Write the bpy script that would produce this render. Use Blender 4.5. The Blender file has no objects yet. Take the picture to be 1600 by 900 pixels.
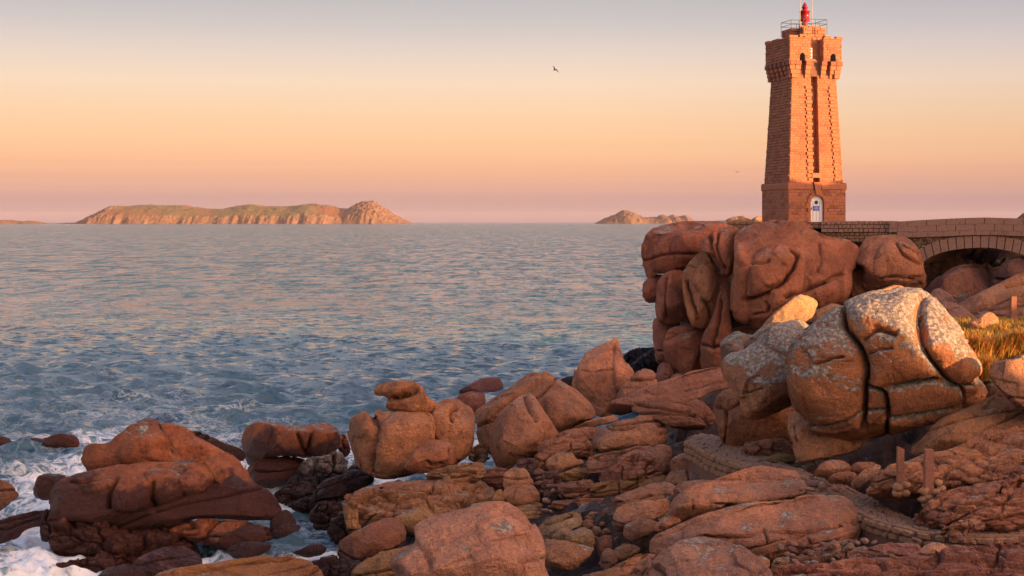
import bpy, math, random
import numpy as np
from mathutils import Vector
random.seed(7); RNG = np.random.default_rng(7)
SC = bpy.context.scene
COL = SC.collection
# ------------------------------------------------------------------ camera
F, HZ, CAMH = 2222.0, 346.5, 12.0          # focal length and eye-level row in photo pixels, eye height in metres
cam_d = bpy.data.cameras.new('camera'); cam = bpy.data.objects.new('camera', cam_d); COL.objects.link(cam)
cam.location = (0, 0, CAMH); cam.rotation_euler = (math.radians(90), 0, 0)
cam_d.sensor_width = 36; cam_d.lens = 36*F/1600; cam_d.shift_y = -(450-HZ)/1600
cam_d.clip_start = 0.5; cam_d.clip_end = 60000
SC.camera = cam
SC.render.resolution_x, SC.render.resolution_y = 1024, 576
# ------------------------------------------------------------------ light
SUN_AZ, SUN_EL = math.radians(60), math.radians(5)      # to the right of the line back to the camera
S = Vector((math.sin(SUN_AZ)*math.cos(SUN_EL), -math.cos(SUN_AZ)*math.cos(SUN_EL), math.sin(SUN_EL)))
sun_d = bpy.data.lights.new('sun', 'SUN'); sun_d.energy = 5.0; sun_d.color = (1.0, .55, .23); sun_d.angle = math.radians(.5)
sun = bpy.data.objects.new('sun', sun_d); COL.objects.link(sun); sun.rotation_euler = S.to_track_quat('Z', 'Y').to_euler()
SC.view_settings.view_transform = 'Standard'; SC.view_settings.look = 'None'
SC.view_settings.exposure = 1.4; SC.view_settings.gamma = 1
SC.cycles.max_bounces = 5; SC.cycles.diffuse_bounces = 1; SC.cycles.glossy_bounces = 2
W = bpy.data.worlds.new('World'); SC.world = W; W.use_nodes = True
nt = W.node_tree; nt.nodes.clear(); N = nt.nodes.new; L = nt.links.new
EXPO = 2**SC.view_settings.exposure
def lin(c, k=1.0):
    return tuple((((v/255)/12.92 if v/255 <= .04045 else ((v/255+.055)/1.055)**2.4))*k for v in c)
tc = N('ShaderNodeTexCoord'); sep = N('ShaderNodeSeparateXYZ'); L(tc.outputs['Generated'], sep.inputs[0])
mx = N('ShaderNodeMath'); mx.operation = 'MAXIMUM'; mx.inputs[1].default_value = 0; L(sep.outputs['Z'], mx.inputs[0])
sq = N('ShaderNodeMath'); sq.operation = 'POWER'; sq.inputs[1].default_value = .5; L(mx.outputs[0], sq.inputs[0])
# faint horizontal haze streaks low on the horizon
mpn = N('ShaderNodeMapping'); mpn.inputs['Scale'].default_value = (1.2, 1.2, 120); L(tc.outputs['Generated'], mpn.inputs[0])
nzs = N('ShaderNodeTexNoise'); nzs.inputs['Scale'].default_value = 1.6; nzs.inputs['Detail'].default_value = 3; L(mpn.outputs[0], nzs.inputs['Vector'])
ns = N('ShaderNodeMath'); ns.operation = 'MULTIPLY_ADD'; ns.inputs[1].default_value = .034; ns.inputs[2].default_value = -.017; L(nzs.outputs[0], ns.inputs[0])
sf = N('ShaderNodeMapRange'); L(sq.outputs[0], sf.inputs[0]); sf.inputs[1].default_value = .20; sf.inputs[2].default_value = .30; sf.inputs[3].default_value = 1.0; sf.inputs[4].default_value = .12
nm_ = N('ShaderNodeMath'); nm_.operation = 'MULTIPLY'; L(ns.outputs[0], nm_.inputs[0]); L(sf.outputs[0], nm_.inputs[1])
ad = N('ShaderNodeMath'); L(sq.outputs[0], ad.inputs[0]); L(nm_.outputs[0], ad.inputs[1])
ramp = N('ShaderNodeValToRGB'); L(ad.outputs[0], ramp.inputs[0])
stops = [(0,(176,138,144)),(.9,(203,158,150)),(1.4,(224,170,148)),(1.9,(240,180,147)),(2.5,(251,191,149)),(3.3,(255,203,157)),(4.4,(253,212,172)),
         (5.6,(249,220,192)),(6.8,(232,213,200)),(7.8,(212,202,198)),(8.9,(196,192,192)),(12,(198,198,208)),(20,(203,206,222)),(40,(178,186,214)),(90,(140,154,194))]
el = ramp.color_ramp.elements
while len(el) < len(stops): el.new(.5)
for i, (e, c) in enumerate(stops):
    el[i].position = math.sqrt(math.sin(math.radians(e))); el[i].color = (*lin(c, 1/EXPO), 1)
# brighter, warmer sky round the sun (behind the camera, right)
dt = N('ShaderNodeVectorMath'); dt.operation = 'DOT_PRODUCT'; L(tc.outputs['Generated'], dt.inputs[0]); dt.inputs[1].default_value = S
d1 = N('ShaderNodeMath'); d1.operation = 'MAXIMUM'; d1.inputs[1].default_value = 0; L(dt.outputs['Value'], d1.inputs[0])
d2 = N('ShaderNodeMath'); d2.operation = 'POWER'; d2.inputs[1].default_value = 4.0; L(d1.outputs[0], d2.inputs[0])
glow = N('ShaderNodeMix'); glow.data_type = 'RGBA'; glow.blend_type = 'ADD'; glow.clamp_result = False
glow.inputs[7].default_value = (6.6/EXPO, 3.75/EXPO, 2.05/EXPO, 1)
azr = N('ShaderNodeMapRange'); L(sep.outputs['X'], azr.inputs[0]); azr.inputs[1].default_value = .05; azr.inputs[2].default_value = .85
azm = N('ShaderNodeMix'); azm.data_type = 'RGBA'; azm.blend_type = 'MULTIPLY'; L(azr.outputs[0], azm.inputs[0]); L(ramp.outputs[0], azm.inputs[6]); azm.inputs[7].default_value = (.66, .70, .86, 1)
L(d2.outputs[0], glow.inputs[0]); L(azm.outputs[2], glow.inputs[6])
bg = N('ShaderNodeBackground'); L(glow.outputs[2], bg.inputs[0]); bg.inputs[1].default_value = 1.0
wo = N('ShaderNodeOutputWorld'); L(bg.outputs[0], wo.inputs[0])

# ------------------------------------------------------------------ helpers
def P(px, py, Y):                      # a point at photo position (px, py) and real distance Y metres
    return np.array([(px-800)/F*Y, Y, CAMH-(py-HZ)/F*Y])
def tag(o, label=None, cat=None, group=None, kind=None):
    for k, v in (('label', label), ('category', cat), ('group', group), ('kind', kind)):
        if v: o[k] = v
    return o
def empty(name, loc, rz=0):
    o = bpy.data.objects.new(name, None); COL.objects.link(o); o.location = loc; o.rotation_euler = (0, 0, rz); o.empty_display_size = .1
    return o
def mesh_obj(name, V, Fc, mat, parent=None, smooth=False, loc=None):
    me = bpy.data.meshes.new(name); V = np.asarray(V, dtype=np.float64)
    o_loc = np.zeros(3) if loc is None else np.asarray(loc, dtype=float)
    if isinstance(Fc, np.ndarray):
        V2 = (V-o_loc).astype(np.float32); n, k = Fc.shape
        me.vertices.add(len(V2)); me.vertices.foreach_set('co', V2.ravel())
        me.loops.add(n*k); me.loops.foreach_set('vertex_index', Fc.astype(np.int32).ravel())
        me.polygons.add(n); me.polygons.foreach_set('loop_start', np.arange(0, n*k, k, dtype=np.int32))
        me.update(calc_edges=True)
    else:
        me.from_pydata([tuple(v) for v in (V-o_loc)], [], Fc); me.update()
    me.polygons.foreach_set('use_smooth', [smooth]*len(me.polygons))
    if mat: me.materials.append(mat)
    o = bpy.data.objects.new(name, me); COL.objects.link(o); o.location = o_loc
    if parent: o.parent = parent
    return o
class MB:
    def __init__(s): s.v = []; s.f = []
    def add(s, V, Fc):
        b = len(s.v); s.v += [tuple(v) for v in V]; s.f += [tuple(i+b for i in f) for f in Fc]
    def box(s, x0, x1, y0, y1, z0, z1):
        s.add([(x0,y0,z0),(x1,y0,z0),(x1,y1,z0),(x0,y1,z0),(x0,y0,z1),(x1,y0,z1),(x1,y1,z1),(x0,y1,z1)],
              [(0,3,2,1),(4,5,6,7),(0,1,5,4),(1,2,6,5),(2,3,7,6),(3,0,4,7)])
    def prism(s, poly, d):             # planar polygon (3-D points) pushed along vector d
        n = len(poly); A = [Vector(p) for p in poly]; B = [p+Vector(d) for p in A]
        s.add(A+B, [tuple(range(n)), tuple(range(2*n-1, n-1, -1))]+[(i, n+i, n+(i+1) % n, (i+1) % n) for i in range(n)])
    def tube(s, a, b, r, n=8, r2=None):
        a, b = Vector(a), Vector(b); q = (b-a).to_track_quat('Z', 'Y'); r2 = r if r2 is None else r2
        V = []
        for p, rr in ((a, r), (b, r2)):
            V += [p+q@Vector((rr*math.cos(2*math.pi*i/n), rr*math.sin(2*math.pi*i/n), 0)) for i in range(n)]
        s.add(V, [(i, (i+1) % n, n+(i+1) % n, n+i) for i in range(n)]+[tuple(range(n-1, -1, -1)), tuple(range(n, 2*n))])
    def lathe(s, prof, c=(0, 0), n=20):
        V = []; Fc = []
        for r, z in prof: V += [(c[0]+r*math.cos(2*math.pi*i/n), c[1]+r*math.sin(2*math.pi*i/n), z) for i in range(n)]
        for k in range(len(prof)-1): Fc += [(k*n+i, k*n+(i+1) % n, (k+1)*n+(i+1) % n, (k+1)*n+i) for i in range(n)]
        s.add(V, Fc)
    def build(s, name, mat, parent=None, smooth=False, loc=None): return mesh_obj(name, s.v, s.f, mat, parent, smooth, loc)

# --- numpy noise
LAT = RNG.random((64, 64, 64)).astype(np.float32)
def vnoise(p, seed=0):
    p = p+seed*17.37; i = np.floor(p).astype(int); f = p-i; f = f*f*(3-2*f); i &= 63; j = (i+1) & 63
    x0, y0, z0 = i.T; x1, y1, z1 = j.T; fx, fy, fz = f.T
    c = lambda a, b, d: LAT[a, b, d]
    l = lambda a, b, t: a+(b-a)*t
    return l(l(l(c(x0,y0,z0), c(x1,y0,z0), fx), l(c(x0,y1,z0), c(x1,y1,z0), fx), fy),
             l(l(c(x0,y0,z1), c(x1,y0,z1), fx), l(c(x0,y1,z1), c(x1,y1,z1), fx), fy), fz)*2-1
def fbm(p, oct=4, seed=0, gain=.5):
    s = 0; a = 1; t = 0
    for k in range(oct): s = s+a*vnoise(p*2**k, seed+k*3); t += a; a *= gain
    return s/t
def worley(p, seed=0, box=False, tilt=False):   # F1, F2, the id hash of the nearest cell and (tilt) a random slope across it
    ip = np.floor(p).astype(int); f1 = np.full(len(p), 9.); f2 = f1.copy(); h = np.zeros(len(p)); tl = np.zeros(len(p))
    for dx in (-1, 0, 1):
        for dy in (-1, 0, 1):
            for dz in (-1, 0, 1):
                c = ip+(dx, dy, dz); m = (c+seed*7) & 63
                o = np.stack([LAT[m[:,0], m[:,1], m[:,2]], LAT[m[:,1], m[:,2], (m[:,0]+31) & 63], LAT[m[:,2], (m[:,0]+13) & 63, m[:,1]]], 1)
                dv = (c+.15+.7*o)-p; d = ((dv**4).sum(1))**.25 if box else np.sqrt((dv**2).sum(1))
                n1 = d < f1
                if tilt: tl = np.where(n1, (dv*(o[:, [1, 2, 0]]-.5)).sum(1), tl)
                f2 = np.where(n1, f1, np.minimum(f2, d)); h = np.where(n1, o[:,0], h); f1 = np.where(n1, d, f1)
    return (f1, f2, h, tl) if tilt else (f1, f2, h)
# --- 2-D distances
def seg_dist(U, Vv, pts, closed=False):
    a = np.asarray(pts, float); b = np.roll(a, -1, 0) if closed else a[1:]; a = a if closed else a[:-1]
    best = np.full(U.shape, 1e9)
    for (ax, ay), (bx, by) in zip(a, b):
        dx, dy = bx-ax, by-ay; q = max(dx*dx+dy*dy, 1e-9)
        t = np.clip(((U-ax)*dx+(Vv-ay)*dy)/q, 0, 1)
        best = np.minimum(best, (U-ax-t*dx)**2+(Vv-ay-t*dy)**2)
    return np.sqrt(best)
def inside(U, Vv, pts):
    a = np.asarray(pts, float); b = np.roll(a, -1, 0); r = np.zeros(U.shape, bool)
    for (ax, ay), (bx, by) in zip(a, b):
        if ay == by: continue
        r ^= ((ay > Vv) != (by > Vv)) & (U < (bx-ax)*(Vv-ay)/(by-ay)+ax)
    return r
def sdist(U, Vv, pts): return seg_dist(U, Vv, pts, True)*np.where(inside(U, Vv, pts), 1, -1)
def curve(pts, k=4, closed=True):
    p = np.asarray(pts, float); n = len(p); out = []
    for i in range(n if closed else n-1):
        g = (lambda j: p[j % n]) if closed else (lambda j: p[min(max(j, 0), n-1)])
        a, b, c, d = g(i-1), g(i), g(i+1), g(i+2)
        for t in np.arange(k)/k:
            out.append(.5*((2*b)+(c-a)*t+(2*a-5*b+4*c-d)*t*t+(3*b-a-3*c+d)*t**3))
    if not closed: out.append(p[-1])
    return np.array(out)
def blur(a, r, n=2):
    r = int(r)
    if r < 1: return a
    for _ in range(n):
        for ax in (0, 1):
            pad = [(0, 0)]*2; pad[ax] = (r+1, r); c = np.cumsum(np.pad(a, pad, mode='edge'), axis=ax)
            k = 2*r+1; m = a.shape[ax]
            a = (np.take(c, range(k, k+m), ax)-np.take(c, range(0, m), ax))/k
    return a
def surface_nets(f):
    s = f < 0; nx, ny, nz = f.shape
    cnt = np.zeros((nx-1, ny-1, nz-1), np.int8)
    for a in (0, 1):
        for b in (0, 1):
            for c in (0, 1): cnt += s[a:nx-1+a, b:ny-1+b, c:nz-1+c]
    act = np.argwhere((cnt > 0) & (cnt < 8)); idx = np.full(cnt.shape, -1, np.int32)
    idx[act[:,0], act[:,1], act[:,2]] = np.arange(len(act))
    cor = [(a, b, c) for a in (0, 1) for b in (0, 1) for c in (0, 1)]
    val = [f[act[:,0]+a, act[:,1]+b, act[:,2]+c] for a, b, c in cor]
    acc = np.zeros((len(act), 3)); num = np.zeros(len(act))
    for i in range(8):
        for j in range(i+1, 8):
            ci, cj = np.array(cor[i]), np.array(cor[j])
            if np.abs(ci-cj).sum() != 1: continue
            m = (val[i] < 0) != (val[j] < 0)
            t = np.where(m, val[i]/np.where(m, val[i]-val[j], 1), 0)
            acc += np.where(m[:,None], ci+(cj-ci)*t[:,None], 0); num += m
    V = act+acc/num[:,None]
    Q = []
    for ax in range(3):
        o1, o2 = [(1, 2), (2, 0), (0, 1)][ax]
        sl0 = [slice(1, -1)]*3; sl1 = [slice(1, -1)]*3; sl0[ax] = slice(0, -1); sl1[ax] = slice(1, None)
        a, b = s[tuple(sl0)], s[tuple(sl1)]; e = np.argwhere(a != b); flip = a[tuple(e.T)]
        off = np.ones(3, int); off[ax] = 0; e = e+off
        d1 = np.zeros(3, int); d1[o1] = -1; d2 = np.zeros(3, int); d2[o2] = -1
        q = np.stack([idx[tuple((e+d).T)] for d in (d1*0, d1, d1+d2, d2)], 1)
        q = np.where(flip[:,None], q, q[:, ::-1]); Q.append(q)
    return V, np.concatenate(Q)
def vnormals(V, Q):
    n = np.cross(V[Q[:,2]]-V[Q[:,0]], V[Q[:,3]]-V[Q[:,1]]); out = np.zeros_like(V)
    for k in range(4):
        for c in range(3): out[:,c] += np.bincount(Q[:,k], n[:,c], len(V))
    return out/np.maximum(np.linalg.norm(out, axis=1, keepdims=True), 1e-12)

# ------------------------------------------------------------------ materials
def new_mat(name):
    m = bpy.data.materials.new(name); m.use_nodes = True; t = m.node_tree; t.nodes.clear(); return m, t
class NB:                              # small node-building shorthand
    def __init__(s, t): s.t = t
    def n(s, typ, **kw):
        o = s.t.nodes.new(typ)
        for k, v in kw.items(): setattr(o, k, v)
        return o
    def put(s, sock, v):
        if hasattr(v, 'links') or hasattr(v, 'is_linked'): s.t.links.new(v, sock)
        else: sock.default_value = (*v, 1) if isinstance(v, tuple) and len(v) == 3 and sock.type == 'RGBA' else v
    def m(s, op, a, b=0, c=0, clamp=False):
        o = s.n('ShaderNodeMath', operation=op, use_clamp=clamp)
        for i, v in enumerate((a, b, c)): s.put(o.inputs[i], v)
        return o.outputs[0]
    def vm(s, op, a, b=(0, 0, 0)):
        o = s.n('ShaderNodeVectorMath', operation=op); s.put(o.inputs[0], a); s.put(o.inputs[1], b); return o.outputs[0]
    def noise(s, vec, scale, detail=4, rough=.55, dist=0, out=0):
        o = s.n('ShaderNodeTexNoise'); s.put(o.inputs['Vector'], vec); o.inputs['Scale'].default_value = scale
        o.inputs['Detail'].default_value = detail; o.inputs['Roughness'].default_value = rough; o.inputs['Distortion'].default_value = dist
        return o.outputs[out]
    def step(s, v, a, b):
        o = s.n('ShaderNodeMapRange', interpolation_type='SMOOTHSTEP'); s.put(o.inputs[0], v); o.inputs[1].default_value = a; o.inputs[2].default_value = b
        return o.outputs[0]
    def mix(s, f, a, b, mode='MIX'):
        o = s.n('ShaderNodeMix', data_type='RGBA', blend_type=mode); s.put(o.inputs[0], f); s.put(o.inputs[6], a); s.put(o.inputs[7], b); return o.outputs[2]
    def mapping(s, vec, sc=(1, 1, 1), rot=(0, 0, 0)):
        o = s.n('ShaderNodeMapping'); s.put(o.inputs[0], vec); o.inputs['Scale'].default_value = sc; o.inputs['Rotation'].default_value = rot; return o.outputs[0]
    def attr(s, name): o = s.n('ShaderNodeAttribute', attribute_type='OBJECT', attribute_name=name); return o.outputs['Fac']
    def done(s, col, rough, height=None, bd=.02, bs=1.0, normal=None, spec=.3, metal=0.0):
        b = s.n('ShaderNodeBsdfPrincipled'); s.put(b.inputs['Base Color'], col); s.put(b.inputs['Roughness'], rough)
        b.inputs['Specular IOR Level'].default_value = spec; b.inputs['Metallic'].default_value = metal
        if height is not None:
            bu = s.n('ShaderNodeBump'); bu.inputs['Distance'].default_value = bd; bu.inputs['Strength'].default_value = bs; s.put(bu.inputs['Height'], height)
            s.put(b.inputs['Normal'], bu.outputs[0])
        o = s.n('ShaderNodeOutputMaterial'); s.t.links.new(b.outputs[0], o.inputs[0]); return b

def granite():
    m, t = new_mat('granite'); b = NB(t)
    geo = b.n('ShaderNodeNewGeometry'); pos = geo.outputs['Position']
    oi = b.n('ShaderNodeObjectInfo'); base = oi.outputs['Color']
    big = b.noise(pos, .55, 4, .6, .4); mid = b.noise(pos, 3.2, 5, .65); fine = b.noise(pos, 17, 3, .7); grain = b.noise(pos, 42, 2, .7); md7 = b.noise(pos, 7.5, 4, .75)
    col = b.mix(b.step(big, .3, .7), b.mix(1.0, base, (.62, .60, .68), 'MULTIPLY'), b.mix(1.0, base, (1.30, 1.22, 1.10), 'MULTIPLY'))
    col = b.mix(b.m('MULTIPLY', b.step(mid, .50, .70), .65), col, b.mix(1.0, base, (.42, .41, .48), 'MULTIPLY'))
    col = b.mix(b.m('MULTIPLY', b.step(md7, .56, .72), .55), col, b.mix(1.0, base, (.40, .36, .40), 'MULTIPLY'))
    col = b.mix(b.m('MULTIPLY', b.step(md7, .46, .32), .25), col, b.mix(1.0, base, (1.5, 1.42, 1.3), 'MULTIPLY'))
    stk = b.noise(b.mapping(b.vm('ADD', pos, (5., 3., 11.)), (1.7, 1.7, .42), (.25, .1, 0)), 1.1, 6, .7, .6)
    col = b.mix(b.m('MULTIPLY', b.step(stk, .50, .66), .62), col, b.mix(1.0, base, (.36, .33, .38), 'MULTIPLY'))
    # feldspar and quartz grain
    col = b.mix(b.m('MULTIPLY', b.step(fine, .53, .70), .36), col, b.mix(1.0, base, (1.6, 1.65, 1.7), 'MULTIPLY'))
    col = b.mix(b.m('MULTIPLY', b.step(fine, .47, .32), .55), col, b.mix(1.0, base, (.42, .40, .45), 'MULTIPLY'))
    col = b.mix(b.m('MULTIPLY', b.step(grain, .52, .68), .20), col, b.mix(1.0, base, (1.7, 1.75, 1.75), 'MULTIPLY'))
    # fine dark veins running with the bedding
    vp = b.mapping(pos, (.8, .8, 5.0), (.0, .22, 0)); vein = b.noise(vp, 1.6, 6, .7, 1.2)
    vn = b.m('ABSOLUTE', b.m('SUBTRACT', vein, .5))
    col = b.mix(b.m('MULTIPLY', b.m('SUBTRACT', 1.0, b.step(vn, 0.0, .018)), .28), col, b.mix(1.0, base, (.35, .32, .36), 'MULTIPLY'))
    # ochre weathering
    och = b.noise(b.vm('ADD', pos, (31., 7., 3.)), .9, 4, .6)
    of = b.m('MULTIPLY', b.m('ADD', b.m('MULTIPLY', och, 1.0), b.m('MULTIPLY', b.attr('ochre'), .35)), 1.0)
    col = b.mix(b.m('MULTIPLY', b.step(of, .58, .78), .62), col, (.46, .20, .055))
    nz = b.n('ShaderNodeSeparateXYZ'); t.links.new(geo.outputs['Normal'], nz.inputs[0])
    pz = b.n('ShaderNodeSeparateXYZ'); t.links.new(pos, pz.inputs[0])
    # grey lichen crust, thickest on surfaces open to the sky
    li = b.noise(pos, 1.1, 5, .65, .5); lf = b.noise(pos, 24, 4, .75)
    lv = b.m('ADD', b.m('MULTIPLY', nz.outputs[2], .36), b.m('ADD', b.m('MULTIPLY', li, 1.05), b.m('MULTIPLY', lf, .36)))
    lv = b.m('ADD', lv, b.m('MULTIPLY_ADD', b.attr('lichen'), .5, -.46))
    lm = b.step(lv, .61, .70)
    lcol = b.mix(b.step(b.noise(pos, 9, 3, .7), .4, .65), (.21, .20, .20), (.68, .60, .47))
    lcol = b.mix(b.m('MULTIPLY', b.step(b.noise(pos, 2.3, 2), .56, .68), .6), lcol, (.22, .23, .13))
    col = b.mix(b.m('MULTIPLY', lm, .85), col, lcol)
    # yellow lichen spots
    yl = b.step(b.m('ADD', b.noise(b.vm('ADD', pos, (9., 2., 5.)), .8, 4, .75), b.m('MULTIPLY', b.attr('yellow'), .3)), .70, .80)
    col = b.mix(b.m('MULTIPLY', yl, .75), col, (.55, .30, .035))
    # tide stain: dark wet rock near the water
    wn = b.m('ADD', b.m('MULTIPLY', big, 3.2), b.m('MULTIPLY', mid, .9))
    wet = b.m('SUBTRACT', b.m('ADD', wn, b.m('MULTIPLY', b.attr('wet'), 2.0)), b.m('MULTIPLY', pz.outputs[2], .75))
    wm = b.step(wet, 1.35, 2.0)
    col = b.mix(b.m('MULTIPLY', wm, .90), col, b.mix(.35, (.016, .012, .016), b.mix(1.0, base, (.30, .22, .28), 'MULTIPLY')))
    rough = b.m('SUBTRACT', .82, b.m('MULTIPLY', wm, .52))
    hgt = b.m('ADD', b.m('MULTIPLY', mid, .9), b.m('ADD', b.m('MULTIPLY', fine, .75), b.m('ADD', b.m('MULTIPLY', md7, 1.0), b.m('MULTIPLY', grain, .42))))
    hgt = b.m('ADD', hgt, b.m('MULTIPLY', b.step(vn, 0, .03), .07))
    hgt = b.m('ADD', hgt, b.m('MULTIPLY', lm, .25))
    b.done(col, rough, hgt, .13, 1.0)
    return m
M_GRAN = granite()
def masonry_mat(name, c1, c2, c3, grit=14, mortar=False, bd=.03):
    m, t = new_mat(name); b = NB(t); geo = b.n('ShaderNodeNewGeometry'); pos = geo.outputs['Position']
    r = geo.outputs['Random Per Island']
    col = b.mix(r, c1, c2); col = b.mix(b.step(b.m('FRACT', b.m('MULTIPLY', r, 17.3)), .72, .95), col, c3)
    f = b.noise(pos, grit, 3, .7); col = b.mix(b.m('MULTIPLY', b.step(f, .50, .34), .5), col, b.mix(1.0, col, (.45, .42, .45), 'MULTIPLY'))
    col = b.mix(b.m('MULTIPLY', b.step(f, .54, .70), .4), col, b.mix(1.0, col, (1.5, 1.5, 1.5), 'MULTIPLY'))
    st = b.noise(b.mapping(pos, (1, 1, .35)), .9, 4, .6); col = b.mix(b.m('MULTIPLY', b.step(st, .5, .75), .35), col, b.mix(1.0, col, (.55, .52, .5), 'MULTIPLY'))
    h = b.m('ADD', b.m('MULTIPLY', f, .6), b.noise(pos, 5, 4, .6)); b.done(col, .85, h, bd, .9); return m
M_TOWER = masonry_mat('tower_granite', (.35, .130, .068), (.43, .160, .08), (.26, .10, .06))
M_JOINT = masonry_mat('mortar', (.19, .09, .06), (.20, .095, .065), (.18, .085, .06))
M_MORTAR = masonry_mat('pale_mortar', (.36, .24, .17), (.38, .25, .18), (.34, .22, .16))
M_WALLST = masonry_mat('wall_stone', (.33, .17, .12), (.46, .25, .16), (.42, .30, .22), 12)
M_RUBBLE = masonry_mat('rubble_stone', (.28, .14, .075), (.40, .21, .11), (.34, .23, .15), 10)
M_FLAG = masonry_mat('flagstone', (.23, .12, .075), (.31, .18, .115), (.42, .30, .22), 10)
def plain(name, c, rough=.5, spec=.4, metal=0, var=.25, sc=8):
    m, t = new_mat(name); b = NB(t); pos = b.n('ShaderNodeNewGeometry').outputs['Position']
    f = b.noise(pos, sc, 4, .6); col = b.mix(b.m('MULTIPLY', b.step(f, .35, .7), var), c, tuple(v*.55 for v in c)); b.done(col, rough, f, .004, .5, spec=spec, metal=metal); return m
M_RED = plain('red_paint', (.30, .010, .018), .3); M_WHITE = plain('white_paint', (.80, .78, .80), .4, var=.12)
M_BLUE = plain('blue_enamel', (.02, .12, .55), .35, var=.05); M_DARK = plain('black_and_opening_shade', (.010, .007, .007), .95, .02); M_RAIL = plain('galvanised_rail', (.07, .06, .055), .5, metal=.2)
M_GLASS = plain('window_glass', (.05, .05, .06), .1, .6); M_AERIAL = plain('aerial_rod', (.40, .34, .24), .4); M_BIRD = plain('gull_feather', (.09, .075, .07), .7); M_BIRDW = plain('gull_white', (.4, .38, .36), .7)

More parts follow.
